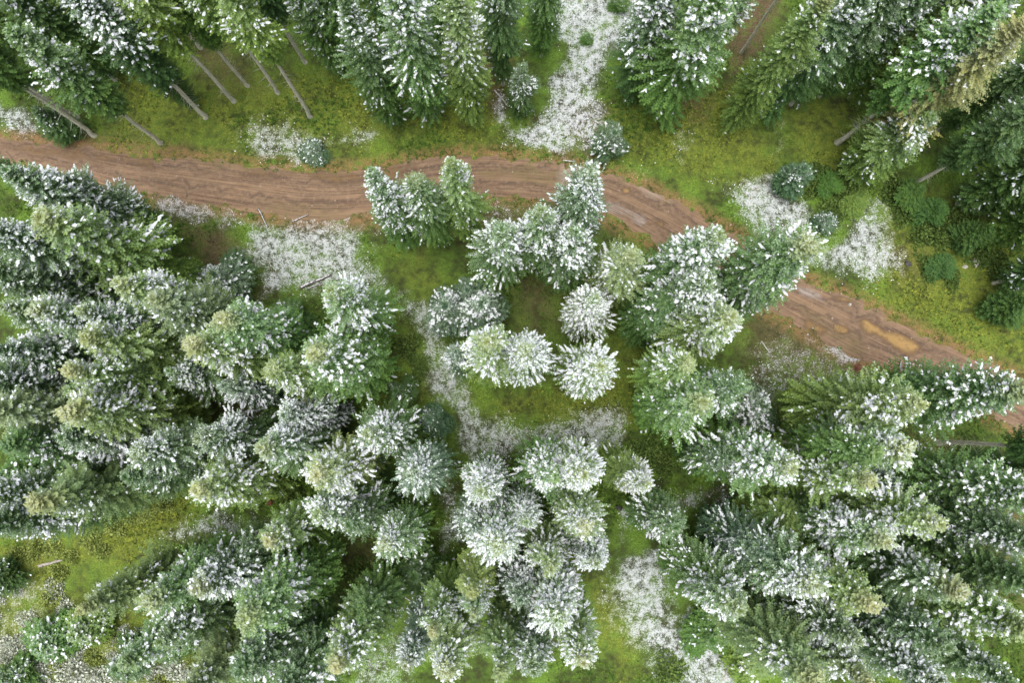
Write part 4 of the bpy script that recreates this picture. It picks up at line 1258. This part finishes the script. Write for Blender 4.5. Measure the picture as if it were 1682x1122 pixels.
log('fallen_log', 'log', 'dark fallen log lying on the white clearing below the road', (494, 472), (545, 452), .17, M_LOG, seed=1)
log('fallen_log', 'log', 'short broken log next to the dark fallen one on the white clearing', (505, 474), (530, 466), .10, M_LOG, seed=2)
PILE = 'grey logs of the pile in the left hollow'
for i, (a, b, r_, w) in enumerate([((388, 682), (440, 669), .26, 'upper grey log of the snowy pile in the left hollow'), ((392, 692), (444, 680), .24, 'middle grey log of the snowy pile in the left hollow'),
                                   ((400, 700), (446, 692), .22, 'lower grey log of the snowy pile in the left hollow'), ((395, 676), (428, 694), .14, 'thin crossed log on top of the snowy pile in the left hollow')]):
    log('fallen_log', 'log', w, a, b, r_, M_LOG, PILE, 2, 10 + i, True, .3 if i == 3 else 0)
log('fallen_log', 'log', 'thin pale pole lying at the foot of the small dark fir by the white lane', (812, 148), (835, 175), .09, M_PALE_WOOD, seed=21)
log('fallen_log', 'log', 'pale log lying across the yellow meadow strip, lower left', (66, 930), (104, 920), .14, M_PALE_WOOD, seed=22, snow=False)
log('fallen_branch', 'branch', 'reddish broken branch on the snowy lower verge, left half of the road', (425, 343), (440, 374), .08, M_LOG, seed=23, stubs=7)
log('fallen_branch', 'branch', 'forked branch right of the reddish broken one on the snowy verge', (480, 364), (508, 352), .07, M_LOG, seed=24, stubs=7)
log('fallen_branch', 'branch', 'pale thin branch at the top of the road bend', (925, 263), (946, 265), .06, M_PALE_WOOD, seed=25)
log('fallen_branch', 'branch', 'long thin stick at the bottom corner of the white T shaped clearing', (748, 772), (806, 757), .05, M_PALE_WOOD, seed=26, stubs=3)
log('fallen_branch', 'branch', 'bare stick over the reddish soil, left of the soft yellow green tree', (650, 972), (682, 992), .07, M_PALE_WOOD, seed=27, stubs=3)
log('fallen_branch', 'branch', 'upright looking pale stick on the grass near the bottom edge', (1188, 1118), (1203, 1075), .07, M_PALE_WOOD, seed=28, stubs=2, snow=False)
log('fallen_branch', 'branch', 'pale branch on the brown speckled ground below the road', (1250, 560), (1264, 580), .06, M_PALE_WOOD, seed=29, stubs=5)
log('fallen_log', 'log', 'grey slanted log on the grass left of the tan tree', (1378, 236), (1398, 218), .2, M_PALE_WOOD, seed=30, snow=False)


def boulder(label, px, py, size, mat, seed, name='boulder', cat='rock'):
    rr = random.Random(seed)
    import bmesh
    bm = bmesh.new()
    bmesh.ops.create_icosphere(bm, subdivisions=3, radius=1)
    off = Vector((rr.uniform(0, 50), rr.uniform(0, 50), 0))
    for v in bm.verts:
        f = 1 + .35 * mnoise.noise(v.co * 1.3 + off) + .12 * mnoise.noise(v.co * 4 + off)
        v.co = Vector((v.co.x * f * size, v.co.y * f * size * .75, max(v.co.z * f * size * .55, -size * .2)))
    me = bpy.data.meshes.new(name); bm.to_mesh(me); bm.free()
    me.materials.append(mat)
    o = link(name, me)
    x, y = at(px, py)
    o.location = (float(x), float(y), size * .15)
    o.rotation_euler[2] = rr.uniform(0, 6)
    tag(o, label, cat)


def rock_material(name, a, bb):
    m, nt, b = new_mat(name)
    tc = N(nt, 'ShaderNodeTexCoord')
    n = noise_tex(nt, 3.0, 5, .7, tc.outputs['Object'])
    nt.links.new(mixc(nt, remap(nt, n, .35, .65), a, bb), b.inputs['Base Color'])
    bump(nt, b, n, .7, .08)
    return m


R_PALE = rock_material('pale_rock', (0.30, 0.29, 0.24), (0.62, 0.60, 0.52))
R_DARK = rock_material('dark_rock', (0.03, 0.03, 0.03), (0.13, 0.12, 0.11))
R_RED = rock_material('rotten_wood', (0.09, 0.04, 0.025), (0.26, 0.12, 0.07))
boulder('pale boulder on the olive grass near the right edge', 1602, 431, .42, R_PALE, 1)
boulder('small pale stone left of the pale boulder on the right hand grass', 1585, 438, .25, R_PALE, 2)
boulder('dark boulder on the olive grass above the road, far right', 1617, 510, .36, R_DARK, 3)
boulder('dark stone at the right border of the snow patch by the road', 1491, 433, .32, R_DARK, 4)
boulder('pale stone among bright green plants left of the right hand snow patch', 1376, 288, .34, R_PALE, 5)
boulder('small stone in the snow track beside the dark round tree', 1017, 835, .28, R_DARK, 6)
boulder('reddish rotten stump under the cream ended tree, lower left', 444, 826, .30, R_RED, 7, 'tree_stump', 'stump')
boulder('reddish mound of earth under the muddy road edge', 1408, 604, .38, R_RED, 8, 'earth_mound', 'mound')
boulder('small pale stone on the puddled stretch of the road', 1396, 500, .16, R_PALE, 9)
boulder('pale stone on the roadside grass, foot of the lone short bole', 1523, 343, .22, R_PALE, 10)


# low shrubs: leafy stems fanning out of one foot
def shrub_mesh(name, seed, mat, frost=0.0):
    rr = np.random.default_rng(seed)
    n = 900
    d = norm(rr.normal(size=(n, 3)) * [1, 1, .7] + [0, 0, .55])
    rad = rr.random(n) ** .45
    lob = 1 + .3 * np.sin(np.arctan2(d[:, 1], d[:, 0]) * 3 + seed) * .7
    p = d * (rad * lob)[:, None]
    p[:, 2] = np.abs(p[:, 2]) * .75
    ax = norm(d + rr.normal(size=(n, 3)) * .7); s = norm(np.cross(ax, rr.normal(size=(n, 3))))
    l = rr.uniform(.14, .28, n)[:, None]; w = l * .30
    v = np.stack([p, p + ax * l * .5 + s * w, p + ax * l, p + ax * l * .5 - s * w], 1)
    ix = np.arange(n * 4).reshape(n, 4)
    t = np.repeat(np.clip(rr.normal(.5, .3, n), 0, 1), 4)
    return mesh_np(name, v.reshape(-1, 3), [ix], mat, {'tint': t})


S_PALE = grass_material('frosted_leaves', (0.13, 0.17, 0.06), (0.76, 0.78, 0.70))
S_GREEN = grass_material('shrub_leaves', (0.045, 0.085, 0.020), (0.15, 0.22, 0.05))
S_GOLD = grass_material('golden_leaves', (0.11, 0.16, 0.03), (0.34, 0.39, 0.11))
SH = {'p': [shrub_mesh('pale_shrub_leaves', 1, S_PALE), shrub_mesh('pale_shrub_leaves', 2, S_PALE)],
      'g': [shrub_mesh('green_shrub_leaves', 3, S_GREEN), shrub_mesh('green_shrub_leaves', 4, S_GREEN)],
      'y': [shrub_mesh('golden_shrub_leaves', 5, S_GOLD), shrub_mesh('golden_shrub_leaves', 6, S_GOLD)]}
SHRUBS = []
rq_ = random.Random(77)


def shrub(kind, px, py, size, label, group):
    x, y = at(px, py)
    o = link('shrub', SH[kind][len(SHRUBS) % 2])
    o.location = (float(x), float(y), -.03)
    o.scale = (size * rq_.uniform(.85, 1.2), size * rq_.uniform(.85, 1.2), size * rq_.uniform(.6, 1.0))
    o.rotation_euler[2] = rq_.uniform(0, 6)
    SHRUBS.append(o)
    tag(o, label, 'shrub', group)


PALE_G = 'pale frosted shrubs of the lower left corner'
YELL_G = 'yellow green shrubs of the lower left corner'
for i in range(80):
    while True:
        px, py = rq_.uniform(-20, 345), rq_.uniform(962, 1135)
        if py > 960 + max(0, px - 60) * .28:
            break
    if rq_.random() < .62:
        shrub('p', px, py, rq_.uniform(.45, 1.1), 'low frosted pale shrub among its many neighbours in the lower left corner', PALE_G)
    else:
        shrub('y', px, py, rq_.uniform(.45, 1.0), 'low yellow green shrub between frosted ones in the lower left corner', YELL_G)
GREEN_G = 'low green shrubs on the right hand grass'
for px, py, s_ in [(1470, 320, 1.3), (1500, 345, 1.2), (1535, 375, 1.4), (1560, 360, 1.2), (1515, 385, 1.2), (1480, 355, 1.0), (1380, 300, 1.2), (1345, 285, 1.0), (1395, 320, 1.2),
                   (1370, 345, 1.2), (1335, 310, .9), (1590, 370, 1.2), (1545, 395, 1.0), (1610, 420, 1.3), (1525, 440, 1.1), (1560, 455, 1.0), (1640, 440, 1.2), (1660, 470, 1.2)]:
    shrub('g', px, py, s_, 'low leafy green shrub in the grass on the right, above the road', GREEN_G)
GOLD_G = 'golden shrubs of the lower left meadow strip'
for px, py, s_ in [(90, 900, .9), (150, 890, 1.0), (190, 865, 1.0), (215, 850, .8), (120, 915, .8), (60, 905, .9), (30, 915, .9), (240, 845, .7), (270, 830, .8), (170, 905, .7), (100, 940, .9)]:
    shrub('y', px, py, s_, 'golden low shrub on the yellow meadow strip at the lower left', GOLD_G)
HOLLOW_G = 'green plants between the lower trees'
for px, py, s_ in [(1250, 850, 1.4), (1275, 835, 1.3), (1180, 900, 1.3), (1150, 960, 1.3), (1300, 890, 1.4), (1330, 840, 1.2), (1140, 900, 1.2), (1060, 740, 1.2), (1030, 760, 1.1), (720, 960, 1.2), (830, 960, 1.0),
                   (650, 840, 1.3), (690, 850, 1.2), (480, 640, 1.3), (690, 600, 1.1), (670, 570, 1.2), (455, 790, 1.2), (490, 825, 1.2), (80, 750, 1.3), (60, 770, 1.2), (250, 630, 1.3), (1085, 760, 1.1), (1210, 1060, 1.2), (1100, 1100, 1.3), (870, 430, 1.0), (590, 940, 1.2)]:
    shrub('g', px, py, s_, 'low green plant on the shaded floor between the lower trees', HOLLOW_G)
